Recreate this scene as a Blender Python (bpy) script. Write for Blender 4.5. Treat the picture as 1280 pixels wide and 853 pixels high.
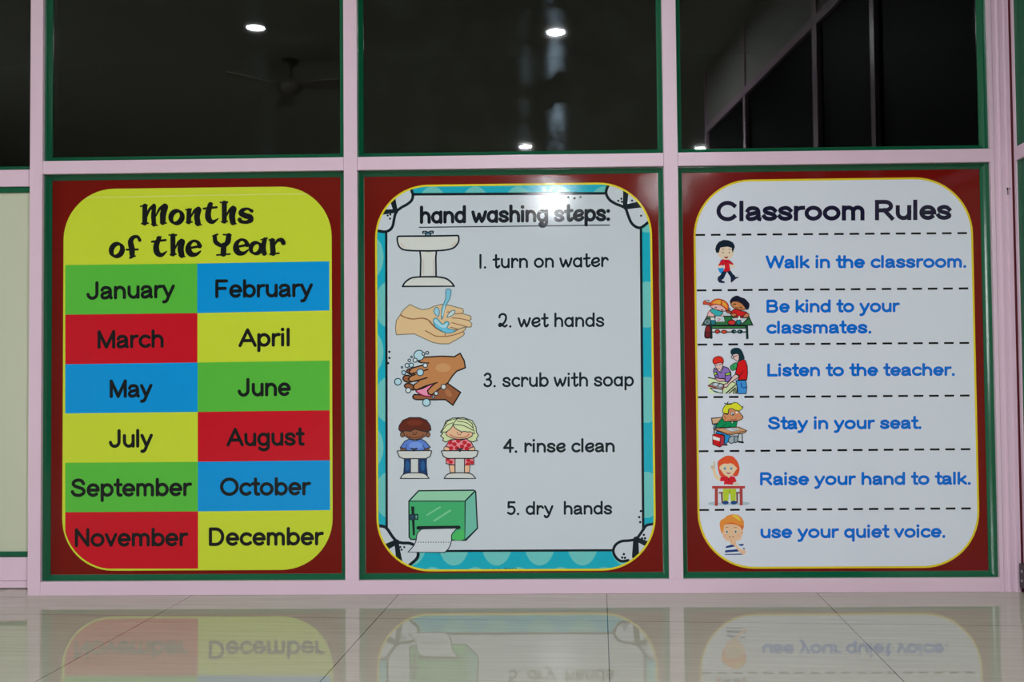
import bpy, math, random
from mathutils import Vector, Matrix

# ------------------------------------------------------------------ clear
for o in list(bpy.data.objects):
    bpy.data.objects.remove(o, do_unlink=True)
scene = bpy.context.scene
COL = scene.collection

# ------------------------------------------------------------------ camera, exposure, world
CAM = Vector((0.0, -2.956, 0.6364))
CR = Vector((0.99971977, 0.02202589, -0.00867399))
CU = Vector((0.00933712, -0.03018439, 0.99950074))
CF = Vector((-0.02175308, 0.99930164, 0.03038159))
cd = bpy.data.cameras.new('camera')
cd.sensor_width = 36.0
cd.lens = 36.0
cd.clip_start = 0.02
cam = bpy.data.objects.new('camera', cd)
COL.objects.link(cam)
cam.matrix_world = Matrix(((CR.x, CU.x, -CF.x, CAM.x), (CR.y, CU.y, -CF.y, CAM.y), (CR.z, CU.z, -CF.z, CAM.z), (0, 0, 0, 1)))
scene.camera = cam

scene.view_settings.view_transform = 'Standard'
scene.view_settings.look = 'None'
scene.view_settings.gamma = 1.0
scene.view_settings.use_curve_mapping = False
scene.view_settings.exposure = 0.0
try:
    scene.cycles.use_denoising = True
    scene.cycles.max_bounces = 8
    scene.cycles.sample_clamp_indirect = 4.0
except Exception:
    pass
world = bpy.data.worlds.new('world')
scene.world = world
world.use_nodes = True
world.node_tree.nodes['Background'].inputs[0].default_value = (0.02, 0.022, 0.025, 1)

LAMP_GLOW = 3300.0         # radiance of the downlight lenses
CEIL_Z = 2.61
GRID_ROT = math.radians(3.6)   # the room's tile grid stands a few degrees off the partition

# ------------------------------------------------------------------ helpers


def lin(c):
    c /= 255.0
    return c / 12.92 if c <= 0.04045 else ((c + 0.055) / 1.055) ** 2.4


def srgb(r, g, b, k=1.0):
    return tuple(min(0.92, max(0.003, lin(v) * k)) for v in (r, g, b)) + (1.0,)


def principled(name, color, rough=0.5, spec=0.5, metallic=0.0):
    m = bpy.data.materials.new(name)
    m.use_nodes = True
    b = m.node_tree.nodes['Principled BSDF']
    b.inputs['Base Color'].default_value = color
    b.inputs['Roughness'].default_value = rough
    b.inputs['Specular IOR Level'].default_value = spec
    b.inputs['Metallic'].default_value = metallic
    return m


def add_bump(m, scale, strength, dist=0.001, detail=2.0, stretch=(1, 1, 1)):
    nt = m.node_tree
    tc = nt.nodes.new('ShaderNodeTexCoord')
    mp = nt.nodes.new('ShaderNodeMapping')
    mp.inputs['Scale'].default_value = stretch
    nz = nt.nodes.new('ShaderNodeTexNoise')
    nz.inputs['Scale'].default_value = scale
    nz.inputs['Detail'].default_value = detail
    bp = nt.nodes.new('ShaderNodeBump')
    bp.inputs['Strength'].default_value = strength
    bp.inputs['Distance'].default_value = dist
    nt.links.new(tc.outputs['Object'], mp.inputs['Vector'])
    nt.links.new(mp.outputs['Vector'], nz.inputs['Vector'])
    nt.links.new(nz.outputs['Fac'], bp.inputs['Height'])
    nt.links.new(bp.outputs['Normal'], nt.nodes['Principled BSDF'].inputs['Normal'])
    return m


def mottle(m, color, amount=0.06, scale=3.0):
    """wear and tint variation that belongs to the paint itself"""
    nt = m.node_tree
    tc = nt.nodes.new('ShaderNodeTexCoord')
    nz = nt.nodes.new('ShaderNodeTexNoise')
    nz.inputs['Scale'].default_value = scale
    nz.inputs['Detail'].default_value = 4.0
    mx = nt.nodes.new('ShaderNodeMix')
    mx.data_type = 'RGBA'
    mx.inputs['A'].default_value = tuple(c * (1 - amount) for c in color[:3]) + (1,)
    mx.inputs['B'].default_value = tuple(min(1, c * (1 + amount)) for c in color[:3]) + (1,)
    nt.links.new(tc.outputs['Object'], nz.inputs['Vector'])
    nt.links.new(nz.outputs['Fac'], mx.inputs['Factor'])
    nt.links.new(mx.outputs['Result'], nt.nodes['Principled BSDF'].inputs['Base Color'])
    return m


ALB = 1.22
INKS = {}


def ink(r, g, b):
    k = (r, g, b)
    if k not in INKS:
        m = principled('print_ink_%d_%d_%d' % k, srgb(r, g, b, ALB), 0.06, 0.34)
        add_bump(m, 270.0, 0.20, 0.0004, 1.0)
        INKS[k] = m
    return INKS[k]


def empty(name, loc=(0, 0, 0), rotz=0.0, parent=None):
    o = bpy.data.objects.new(name, None)
    COL.objects.link(o)
    o.location = loc
    o.rotation_euler = (0, 0, rotz)
    o.empty_display_size = 0.05
    if parent:
        o.parent = parent
    return o


def tag(o, label=None, cat=None, group=None, kind=None):
    if label:
        o['label'] = label
    if cat:
        o['category'] = cat
    if group:
        o['group'] = group
    if kind:
        o['kind'] = kind
    return o


class MB:
    """collects polygons with their materials and links them as one mesh object"""

    def __init__(self):
        self.v, self.f, self.mi, self.mats, self.sm = [], [], [], [], []

    def mat(self, m):
        if m not in self.mats:
            self.mats.append(m)
        return self.mats.index(m)

    def poly(self, pts, m, smooth=False):
        i = len(self.v)
        self.v += [tuple(p) for p in pts]
        self.f.append(tuple(range(i, i + len(pts))))
        self.mi.append(self.mat(m))
        self.sm.append(smooth)

    def mesh(self, verts, faces, m, smooth=False):
        i = len(self.v)
        self.v += [tuple(p) for p in verts]
        for f in faces:
            self.f.append(tuple(i + k for k in f))
            self.mi.append(self.mat(m))
            self.sm.append(smooth)

    def box(self, x0, x1, y0, y1, z0, z1, m, c=0.0):
        """box with its four front (-y) edges chamfered by c"""
        if c <= 0:
            vs = [(x, y, z) for x in (x0, x1) for y in (y0, y1) for z in (z0, z1)]
            fs = [(0, 1, 3, 2), (4, 6, 7, 5), (0, 4, 5, 1), (2, 3, 7, 6), (0, 2, 6, 4), (1, 5, 7, 3)]
            self.mesh(vs, fs, m)
            return
        rings = [((x0 + c, x1 - c), (z0 + c, z1 - c), y0), ((x0, x1), (z0, z1), y0 + c), ((x0, x1), (z0, z1), y1)]
        vs = []
        for (a, b), (d, e), y in rings:
            vs += [(a, y, d), (b, y, d), (b, y, e), (a, y, e)]
        fs = [(0, 1, 2, 3), (8, 11, 10, 9)]
        for r in (0, 4):
            for k in range(4):
                n = (k + 1) % 4
                fs.append((r + k, r + 4 + k, r + 4 + n, r + n))
        self.mesh(vs, fs, m)

    def prism(self, prof, z0, z1, m):
        """closed (x,y) outline, counter-clockwise from above, extruded in z"""
        n = len(prof)
        vs = [(x, y, z0) for x, y in prof] + [(x, y, z1) for x, y in prof]
        fs = [tuple(range(n - 1, -1, -1)), tuple(range(n, 2 * n))]
        fs += [(k, (k + 1) % n, n + (k + 1) % n, n + k) for k in range(n)]
        self.mesh(vs, fs, m)

    def lathe(self, prof, m, n=32, ax=(0, 0), smooth=True):
        vs, fs = [], []
        for r, z in prof:
            for k in range(n):
                a = 2 * math.pi * k / n
                vs.append((ax[0] + r * math.cos(a), ax[1] + r * math.sin(a), z))
        for i in range(len(prof) - 1):
            for k in range(n):
                fs.append((i * n + k, i * n + (k + 1) % n, (i + 1) * n + (k + 1) % n, (i + 1) * n + k))
        self.mesh(vs, fs, m, smooth)

    def disc(self, r, z, m, n=32, down=True):
        pts = [(r * math.cos(2 * math.pi * k / n), r * math.sin(2 * math.pi * k / n), z) for k in range(n)]
        self.poly(pts[::-1] if down else pts, m)

    def build(self, name, parent=None, loc=None):
        me = bpy.data.meshes.new(name)
        me.from_pydata(self.v, [], self.f)
        for m in self.mats:
            me.materials.append(m)
        for p, i, s in zip(me.polygons, self.mi, self.sm):
            p.material_index = i
            p.use_smooth = s
        me.update()
        o = bpy.data.objects.new(name, me)
        COL.objects.link(o)
        if parent:
            o.parent = parent
        if loc:
            o.location = loc
        return o


def ray(px, py):
    return CF + CR * ((px - 640.0) / 1280.0) - CU * ((py - 426.5) / 1280.0)


def at(px, py, Y):
    """point of the vertical plane y = Y seen at photo pixel (px, py), as (x, z)"""
    d = ray(px, py)
    p = CAM + d * ((Y - CAM.y) / d.y)
    return (p.x, p.z)


# ------------------------------------------------------------------ 2-D drawing for the printed posters
PY = 0.0262            # face of the poster sheets
PXM = 1.0 / 431.0      # one photo pixel on that plane, in metres


def catmull(pts, closed=False, n=6):
    if len(pts) < 3:
        return list(pts)
    P = list(pts)
    P = [P[-1]] + P + [P[0], P[1]] if closed else [P[0]] + P + [P[-1]]
    out = []
    for i in range(1, len(P) - 2):
        p0, p1, p2, p3 = P[i - 1], P[i], P[i + 1], P[i + 2]
        for k in range(n):
            t = k / n
            out.append(tuple(0.5 * (2 * b + (c - a) * t + (2 * a - 5 * b + 4 * c - d) * t * t + (3 * b - a - 3 * c + d) * t ** 3)
                             for a, b, c, d in zip(p0, p1, p2, p3)))
    if not closed:
        out.append(tuple(pts[-1]))
    return out


def arc(cx, cy, rx, ry, a0, a1, n=None):
    n = n or max(4, int(abs(a1 - a0) / 14))
    return [(cx + rx * math.cos(math.radians(a0 + (a1 - a0) * k / n)), cy + ry * math.sin(math.radians(a0 + (a1 - a0) * k / n))) for k in range(n + 1)]


def area2(p):
    return sum(p[i][0] * p[(i + 1) % len(p)][1] - p[(i + 1) % len(p)][0] * p[i][1] for i in range(len(p)))


def clip_convex(poly, clip):
    """Sutherland-Hodgman against a counter-clockwise convex polygon"""
    out = poly
    for i in range(len(clip)):
        a, b = clip[i], clip[(i + 1) % len(clip)]
        ex, ez = b[0] - a[0], b[1] - a[1]
        src, out = out, []
        if not src:
            return []
        side = [ex * (p[1] - a[1]) - ez * (p[0] - a[0]) for p in src]
        for k in range(len(src)):
            p, q, s, t = src[k], src[(k + 1) % len(src)], side[k], side[(k + 1) % len(src)]
            if s >= 0:
                out.append(p)
            if (s >= 0) != (t >= 0):
                u = s / (s - t)
                out.append((p[0] + (q[0] - p[0]) * u, p[1] + (q[1] - p[1]) * u))
    return out if len(out) > 2 else []


def ribbon(pts, w, caps='round', closed=False):
    """polygons of a stroke along pts; w is one width or one per point"""
    P = [pts[0]]
    W0 = w if isinstance(w, (list, tuple)) else [w] * len(pts)
    W = [W0[0]]
    for p, ww in zip(pts[1:], W0[1:]):
        if math.hypot(p[0] - P[-1][0], p[1] - P[-1][1]) > 1e-6:
            P.append(p)
            W.append(ww)
    if closed and math.hypot(P[0][0] - P[-1][0], P[0][1] - P[-1][1]) < 1e-6:
        P.pop(), W.pop()
    n = len(P)
    if n == 1:
        r = W[0] / 2
        return [[(P[0][0] + r * math.cos(a * math.pi / 8), P[0][1] + r * math.sin(a * math.pi / 8)) for a in range(16)]]

    def direc(i, j):
        d = (P[j][0] - P[i][0], P[j][1] - P[i][1])
        l = math.hypot(*d) or 1
        return (d[0] / l, d[1] / l)
    if caps == 'square' and not closed:
        d0, d1 = direc(1, 0), direc(n - 2, n - 1)
        P[0] = (P[0][0] + d0[0] * W[0] / 2, P[0][1] + d0[1] * W[0] / 2)
        P[-1] = (P[-1][0] + d1[0] * W[-1] / 2, P[-1][1] + d1[1] * W[-1] / 2)
    L, R = [], []
    for i in range(n):
        if closed:
            a, b = direc((i - 1) % n, i), direc(i, (i + 1) % n)
        else:
            a = direc(i - 1, i) if i else direc(0, 1)
            b = direc(i, i + 1) if i < n - 1 else a
        t = (a[0] + b[0], a[1] + b[1])
        l = math.hypot(*t)
        t = (t[0] / l, t[1] / l) if l > 0.3 else b
        k = min(1.6, 1 / max(0.4, t[0] * b[0] + t[1] * b[1]))
        h = W[i] / 2 * k
        L.append((P[i][0] - t[1] * h, P[i][1] + t[0] * h))
        R.append((P[i][0] + t[1] * h, P[i][1] - t[0] * h))
    out = [[R[i], R[(i + 1) % n], L[(i + 1) % n], L[i]] for i in range(n if closed else n - 1)]
    if caps == 'round' and not closed:
        for (i, j) in ((0, 1), (n - 1, n - 2)):
            d = direc(j, i)
            a0 = math.atan2(d[1], d[0])
            r = W[i] / 2
            out.append([(P[i][0] + r * math.cos(a0 + a * math.pi / 12), P[i][1] + r * math.sin(a0 + a * math.pi / 12)) for a in range(-6, 7)])
    return out


class Print:
    """one printed mesh: polygons drawn in photo pixels (shifted and scaled by org / k) on the poster plane"""

    def __init__(self, lift, org=(0, 0), k=1.0, clip=None, step=1.6e-5):
        self.b, self.lift, self.org, self.k, self.clip, self.step = MB(), lift, org, k, clip, step
        self.outline = 1.0

    def pt(self, p):
        return at(self.org[0] + p[0] / self.k, self.org[1] + p[1] / self.k, PY)

    def raw(self, poly, m, dy=0.0, clip=True):
        if self.clip and clip:
            poly = clip_convex(poly if area2(poly) > 0 else poly[::-1], self.clip)
            if not poly:
                return
        if abs(area2(poly)) < 1e-10:
            return
        if area2(poly) < 0:
            poly = poly[::-1]
        self.b.poly([(x, PY - self.lift - dy, z) for x, z in poly], m)

    def nxt(self):
        self.lift += self.step

    def fill(self, pts, c, smooth=False, line=None, lw=10, n=5):
        q = catmull(pts, True, n) if smooth else pts
        self.raw([self.pt(p) for p in q], ink(*c))
        self.nxt()
        if line:
            self.line(list(q) + [q[0]], line, lw, raw=True)

    def line(self, pts, c, lw=10, smooth=False, raw=False, caps='round'):
        q = catmull(pts, False, 5) if smooth and not raw else pts
        for i, poly in enumerate(ribbon([self.pt(p) for p in q], lw * self.outline / self.k * PXM, caps)):
            self.raw(poly, ink(*c), 4e-8 * i)
        self.nxt()

    def brush(self, pts, ws, c, smooth=True):
        """stroke whose width changes from point to point"""
        if smooth and len(pts) > 2:
            q = catmull([(p[0], p[1], w) for p, w in zip(pts, ws)], False, 5)
            pts, ws = [(a, b) for a, b, _ in q], [w for _, _, w in q]
        for i, poly in enumerate(ribbon([self.pt(p) for p in pts], [w / self.k * PXM for w in ws], 'round')):
            self.raw(poly, ink(*c), 4e-8 * i)
        self.nxt()

    def dot(self, x, y, r, c, ry=None, line=None, lw=10, rot=0.0):
        ry = ry or r
        ca, sa = math.cos(math.radians(rot)), math.sin(math.radians(rot))
        q = [(x + u * ca - v * sa, y + u * sa + v * ca) for u, v in arc(0, 0, r, ry, 0, 360, 22)[:-1]]
        self.fill(q, c, False, line, lw)

    def build(self, name, parent):
        return self.b.build(name, parent)


# ------------------------------------------------------------------ letter shapes, drawn as strokes (x right, y up, em units)
def glyphs(h):
    X, C, D = 0.53, 0.72, -0.20
    b, t, m, R = h, X - h, X / 2, (X - 2 * h) / 2
    T, Cm, Rc = C - h, C / 2, (C - 2 * h) / 2
    D += h
    st = lambda x, y0, y1: [(x, y0), (x, y1)]
    dot = lambda x, y: [(x, y)]
    cm = lambda *p: catmull(list(p), False, 6)
    g = {}
    g['A'] = ([[(.05, b), (.35, T)], [(.35, T), (.65, b)], [(.17, .25), (.53, .25)]], .70)
    g['B'] = ([st(.1, b, T), [(.1, T), (.36, T)] + arc(.36, (T + .38) / 2, .17, (T - .38) / 2, 90, -90) + [(.1, .38)],
               [(.36, .38)] + arc(.38, (.38 + b) / 2, .19, (.38 - b) / 2, 90, -90) + [(.1, b)]], .68)
    g['C'] = ([arc(.37, Cm, .29, Rc, 42, 318)], .72)
    g['D'] = ([st(.1, b, T), [(.1, T), (.30, T)] + arc(.32, Cm, .27, Rc, 90, -90) + [(.1, b)]], .70)
    g['F'] = ([st(.1, b, T), [(.1, T), (.5, T)], [(.1, .37), (.45, .37)]], .6)
    g['J'] = ([[(.42, T), (.42, .24)] + arc(.235, .24, .185, .24 - b, 0, -172)], .55)
    g['L'] = ([st(.1, b, T), [(.1, b), (.5, b)]], .56)
    g['M'] = ([st(.1, b, T), [(.1, T), (.4, b)], [(.4, b), (.7, T)], st(.7, b, T)], .80)
    g['N'] = ([st(.1, b, T), [(.1, T), (.56, b)], st(.56, b, T)], .66)
    g['O'] = ([arc(.39, Cm, .32, Rc, 0, 360)], .78)
    g['R'] = ([st(.1, b, T), [(.1, T), (.36, T)] + arc(.36, (T + .35) / 2, .19, (T - .35) / 2, 90, -90) + [(.1, .35)], [(.34, .35), (.58, b)]], .67)
    g['S'] = ([cm((.54, T - .14), (.47, T - .04), (.33, T), (.18, T - .04), (.115, .52), (.18, .43), (.33, .375), (.50, .31), (.56, .2), (.48, b + .04), (.33, b), (.16, b + .04), (.08, .21))], .65)
    g['W'] = ([[(.06, T), (.25, b)], [(.25, b), (.46, T)], [(.46, T), (.67, b)], [(.67, b), (.86, T)]], .92)
    g['a'] = ([cm((.085, .37), (.14, t - .02), (.26, t), (.38, t - .035), (.425, .33), (.425, .16), (.44, .085), (.46, b)),
               cm((.425, .31), (.28, .275), (.13, .235), (.08, .155), (.12, b + .015), (.21, b), (.33, b + .035), (.425, .19))], .54)
    g['b'] = ([st(.1, b, T), arc(.305, m, .2, R, 0, 360)], .575)
    g['c'] = ([arc(.295, m, .215, R, 45, 315)], .51)
    g['d'] = ([arc(.275, m, .2, R, 0, 360), st(.475, b, T)], .575)
    g['e'] = ([[(.085, m), (.49, m)], arc(.285, m, .205, R, 0, 312)], .555)
    g['g'] = ([arc(.275, m, .2, R, 0, 360), [(.475, t), (.475, -.02)] + arc(.285, -.02, .19, -.02 - D, 0, -155)], .575)
    g['h'] = ([st(.1, b, T), arc(.285, t - .19, .185, .19, 180, 0) + [(.47, b)]], .565)
    g['i'] = ([st(.1, b, t), dot(.1, T)], .22)
    g['k'] = ([st(.1, b, T), [(.1, .2), (.42, t)], [(.2, .28), (.45, b)]], .51)
    g['l'] = ([st(.1, b, T)], .22)
    g['m'] = ([st(.1, b, t), arc(.25, t - .15, .15, .15, 180, 0) + [(.40, b)], arc(.55, t - .15, .15, .15, 180, 0) + [(.70, b)]], .80)
    g['n'] = ([st(.1, b, t), arc(.285, t - .19, .185, .19, 180, 0) + [(.47, b)]], .565)
    g['o'] = ([arc(.295, m, .22, R, 0, 360)], .59)
    g['p'] = ([st(.1, D, t), arc(.305, m, .2, R, 0, 360)], .575)
    g['q'] = ([arc(.275, m, .2, R, 0, 360), st(.475, D, t)], .575)
    g['r'] = ([st(.1, b, t), cm((.1, .29), (.14, .40), (.23, t - .01), (.33, t))], .37)
    g['s'] = ([cm((.42, .37), (.35, t - .02), (.25, t), (.13, t - .035), (.095, .365), (.15, .30), (.25, .27), (.37, .225), (.425, .15), (.37, b + .025), (.25, b), (.13, b + .03), (.075, .16))], .50)
    g['t'] = ([[(.17, .65), (.17, .16)] + cm((.17, .16), (.2, b + .015), (.30, b)), [(.05, t), (.30, t)]], .33)
    g['u'] = ([[(.1, t), (.1, b + .19)] + arc(.285, b + .19, .185, .19, 180, 360), st(.47, b, t)], .565)
    g['v'] = ([[(.06, t), (.25, b)], [(.25, b), (.44, t)]], .50)
    g['y'] = ([[(.06, t), (.26, b)], [(.46, t), (.26, b), (.2, -.07)] + cm((.2, -.07), (.14, D + .01), (.06, D))], .52)
    g['.'] = ([dot(.11, b)], .25)
    g[' '] = ([], .27)
    return g


def hand_glyphs(h):
    """the looser round handwriting of the hand washing poster"""
    g = glyphs(h)
    X, C, D = 0.53, 0.76, -0.20 + h
    b, t, m, R, T = h, 0.53 - h, 0.265, (0.53 - 2 * h) / 2, 0.76 - h
    cm = lambda *p: catmull(list(p), False, 6)
    for ch in 'bdhkl':
        g[ch] = ([[(x, T if abs(y - (0.72 - h)) < 1e-6 else y) for x, y in s] for s in g[ch][0]], g[ch][1])
    g['@'] = g['a']
    g['a'] = ([arc(.275, m, .2, R, 8, 352), [(.47, t + .02), (.475, b - .01)]], .575)
    g['w'] = ([cm((.05, t), (.13, .2), (.2, b)), cm((.2, b), (.29, .22), (.35, t - .08)), cm((.35, t - .08), (.42, .2), (.48, b)), cm((.48, b), (.57, .2), (.66, t))], .72)
    g['t'] = ([[(.2, T - .02), (.2, .16)] + cm((.2, .16), (.23, b + .01), (.31, b), (.38, .13)), [(.06, t - .02), (.36, t + .01)]], .42)
    g['e'] = ([cm((.11, m - .03), (.26, m - .01), (.40, m + .03), (.46, .37), (.40, t - .01), (.28, t), (.15, t - .06), (.075, m), (.12, b + .07), (.26, b), (.40, b + .04), (.47, .17))], .54)
    g['r'] = ([[(.1, b), (.1, t + .02)], cm((.1, .28), (.15, .40), (.25, t), (.34, t - .01), (.40, .39))], .44)
    g['g'] = ([arc(.275, m, .2, R, 8, 352), cm((.475, t + .01), (.48, .1), (.46, -.06), (.36, -.15), (.22, -.15), (.17, -.08), (.24, -.03), (.31, -.08), (.27, -.13))], .575)
    g['y'] = ([[(.08, t), (.27, .10)], cm((.48, t), (.38, .22), (.30, .02), (.22, -.10), (.12, -.12), (.06, -.05))], .54)
    g['1'] = ([[(.1, b - .01), (.1, T)]], .24)
    g['2'] = ([cm((.08, .53), (.12, T - .06), (.26, T), (.40, T - .06), (.44, .48), (.37, .30), (.22, .14), (.10, b + .02), (.07, .16), (.16, .20), (.28, .10), (.38, b), (.47, .12))], .56)
    g['3'] = ([cm((.09, T - .09), (.2, T - .01), (.34, T - .03), (.40, .54), (.32, .43), (.2, .40)), cm((.2, .40), (.36, .38), (.44, .25), (.38, b + .05), (.24, b), (.11, b + .04), (.07, .16))], .52)
    g['4'] = ([[(.38, b - .01), (.38, T)], [(.38, T), (.06, .26)], [(.06, .26), (.52, .26)]], .58)
    g['5'] = ([[(.44, T), (.12, T)], [(.12, T), (.11, .42)], cm((.11, .42), (.24, .46), (.38, .42), (.45, .27), (.38, b + .05), (.23, b), (.09, b + .06))], .53)
    g['0'] = ([arc(.26, .36, .18, .3, 0, 360)], .52)
    g[':'] = ([[(.1, b + .02)], [(.1, t - .03)]], .24)
    return g


def write(pr, s, L, R, bl, br, cap, w, c, font='sans', caps='round', capem=0.72):
    """string s between photo columns L and R, baseline bl..br, capital height and stroke width in photo pixels"""
    sy = cap / capem
    h = w / 2 / sy
    G = glyphs(h) if font == 'sans' else hand_glyphs(h)
    x, strokes = 0.0, []
    for ch in s:
        st, adv = G[ch]
        strokes += [[(x + a, b) for a, b in q] for q in st]
        x += adv
    x0 = min(p[0] for q in strokes for p in q)
    x1 = max(p[0] for q in strokes for p in q)
    k = (R - L - w) / (x1 - x0)
    base = pr.lift
    for i, q in enumerate(strokes):
        pts = []
        for a, b in q:
            px = L + w / 2 + (a - x0) * k
            pts.append(pr.pt((px, bl + (br - bl) * (px - L) / (R - L) - b * sy)))
        cl = len(pts) > 8 and math.hypot(pts[0][0] - pts[-1][0], pts[0][1] - pts[-1][1]) < 1e-6
        if len(pts) == 1:
            polys = ribbon(pts, w * PXM * 1.12)
        else:
            polys = ribbon(pts, w * PXM, caps, cl)
        pr.lift = base + (i % 7) * 8e-6
        for j, poly in enumerate(polys):
            pr.raw(poly, ink(*c), 4e-8 * j)
    pr.lift = base + 7e-5


def round_rect(x0, x1, z0, z1, rb, rt=None, n=14):
    """counter-clockwise rounded rectangle in plane metres; rb / rt are the lower and upper corner radii"""
    rt = rt or rb
    q = []
    q += arc(x1 - rb, z0 + rb, rb, rb, -90, 0, n)
    q += arc(x1 - rt, z1 - rt, rt, rt, 0, 90, n)
    q += arc(x0 + rt, z1 - rt, rt, rt, 90, 180, n)
    q += arc(x0 + rb, z0 + rb, rb, rb, 180, 270, n)
    return q


# ------------------------------------------------------------------ materials of the place
PINK_C = srgb(205, 178, 195, 1.28)
PINK = mottle(principled('pink_painted_aluminium', PINK_C, 0.32, 0.45), PINK_C, 0.035, 5.0)
PINK_FLUTE = principled('pink_extruded_aluminium', PINK_C, 0.3, 0.5)
GREEN = add_bump(principled('green_glazing_bead', srgb(6, 92, 62, 1.0), 0.15, 0.6), 260.0, 0.14, 0.0005, 1.0)
CREAM = mottle(principled('cream_laminate_board', srgb(186, 190, 168, 1.15), 0.4, 0.35), srgb(186, 190, 168, 1.15), 0.05, 2.0)
DARKRED = principled('dark_red_gap_tone', srgb(95, 25, 35), 0.5, 0.3)
BLACK_M = principled('black_hinge_metal', srgb(22, 24, 26), 0.35, 0.5)
STEEL = principled('screw_steel', srgb(170, 170, 170), 0.3, 0.5, 0.8)
WHITE_W = principled('white_matt_paint', srgb(196, 198, 190, 1.0), 0.7, 0.2)
CEIL_M = principled('grey_white_ceiling_paint', srgb(186, 190, 178, 1.0), 0.8, 0.2)
DARK_W = principled('unlit_room_dark_tone', srgb(70, 72, 68), 0.8, 0.2)  # the unlit room's darkness is put into the wall colour
FAN_M = principled('ivory_fan_enamel', srgb(150, 145, 130), 0.35, 0.5)


def glass_mat(name, tint, ior=1.5, streak=0.0):
    m = bpy.data.materials.new(name)
    m.use_nodes = True
    nt = m.node_tree
    nt.nodes.remove(nt.nodes['Principled BSDF'])
    out = nt.nodes['Material Output']
    tr = nt.nodes.new('ShaderNodeBsdfTransparent')
    tr.inputs['Color'].default_value = tint
    gl = nt.nodes.new('ShaderNodeBsdfGlossy')
    gl.inputs['Roughness'].default_value = 0.015
    gl.inputs['Color'].default_value = (1, 1, 1, 1)
    fr = nt.nodes.new('ShaderNodeFresnel')
    fr.inputs['IOR'].default_value = ior
    mx = nt.nodes.new('ShaderNodeMixShader')
    nt.links.new(fr.outputs['Fac'], mx.inputs['Fac'])
    nt.links.new(tr.outputs['BSDF'], mx.inputs[1])
    nt.links.new(gl.outputs['BSDF'], mx.inputs[2])
    last = mx
    if streak > 0:
        # wiping streaks on the tinted film: a faint lobe smeared up and down
        an = nt.nodes.new('ShaderNodeBsdfGlossy')
        an.inputs['Roughness'].default_value = 0.22
        an.inputs['Anisotropy'].default_value = 0.93
        an.inputs['Color'].default_value = (0.62, 0.82, 1.0, 1)
        tg = nt.nodes.new('ShaderNodeCombineXYZ')
        tg.inputs['X'].default_value = 1.0
        nt.links.new(tg.outputs['Vector'], an.inputs['Tangent'])
        tc = nt.nodes.new('ShaderNodeTexCoord')
        nz = nt.nodes.new('ShaderNodeTexNoise')
        nz.inputs['Scale'].default_value = 11.0
        nz.inputs['Detail'].default_value = 5.0
        rg = nt.nodes.new('ShaderNodeMapRange')
        rg.inputs['From Min'].default_value = 0.42
        rg.inputs['From Max'].default_value = 0.66
        nt.links.new(nz.outputs['Fac'], rg.inputs['Value'])
        mul = nt.nodes.new('ShaderNodeMath')
        mul.operation = 'MULTIPLY'
        mul.inputs[1].default_value = streak * 2
        nt.links.new(tc.outputs['Object'], nz.inputs['Vector'])
        nt.links.new(rg.outputs['Result'], mul.inputs[0])
        m2 = nt.nodes.new('ShaderNodeMixShader')
        nt.links.new(mul.outputs['Value'], m2.inputs['Fac'])
        nt.links.new(mx.outputs['Shader'], m2.inputs[1])
        nt.links.new(an.outputs['BSDF'], m2.inputs[2])
        last = m2
    nt.links.new(last.outputs['Shader'], out.inputs['Surface'])
    return m


GLASS = glass_mat('tinted_window_glass', (0.16, 0.18, 0.17, 1), 1.5, 0.0012)
GLASS_WIPED = glass_mat('tinted_window_glass_with_wiping_streaks', (0.16, 0.18, 0.17, 1), 1.5, 0.008)
DARK_GLASS = principled('dark_tinted_partition_glass', (0.004, 0.005, 0.005, 1), 0.5, 0.04)


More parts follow.
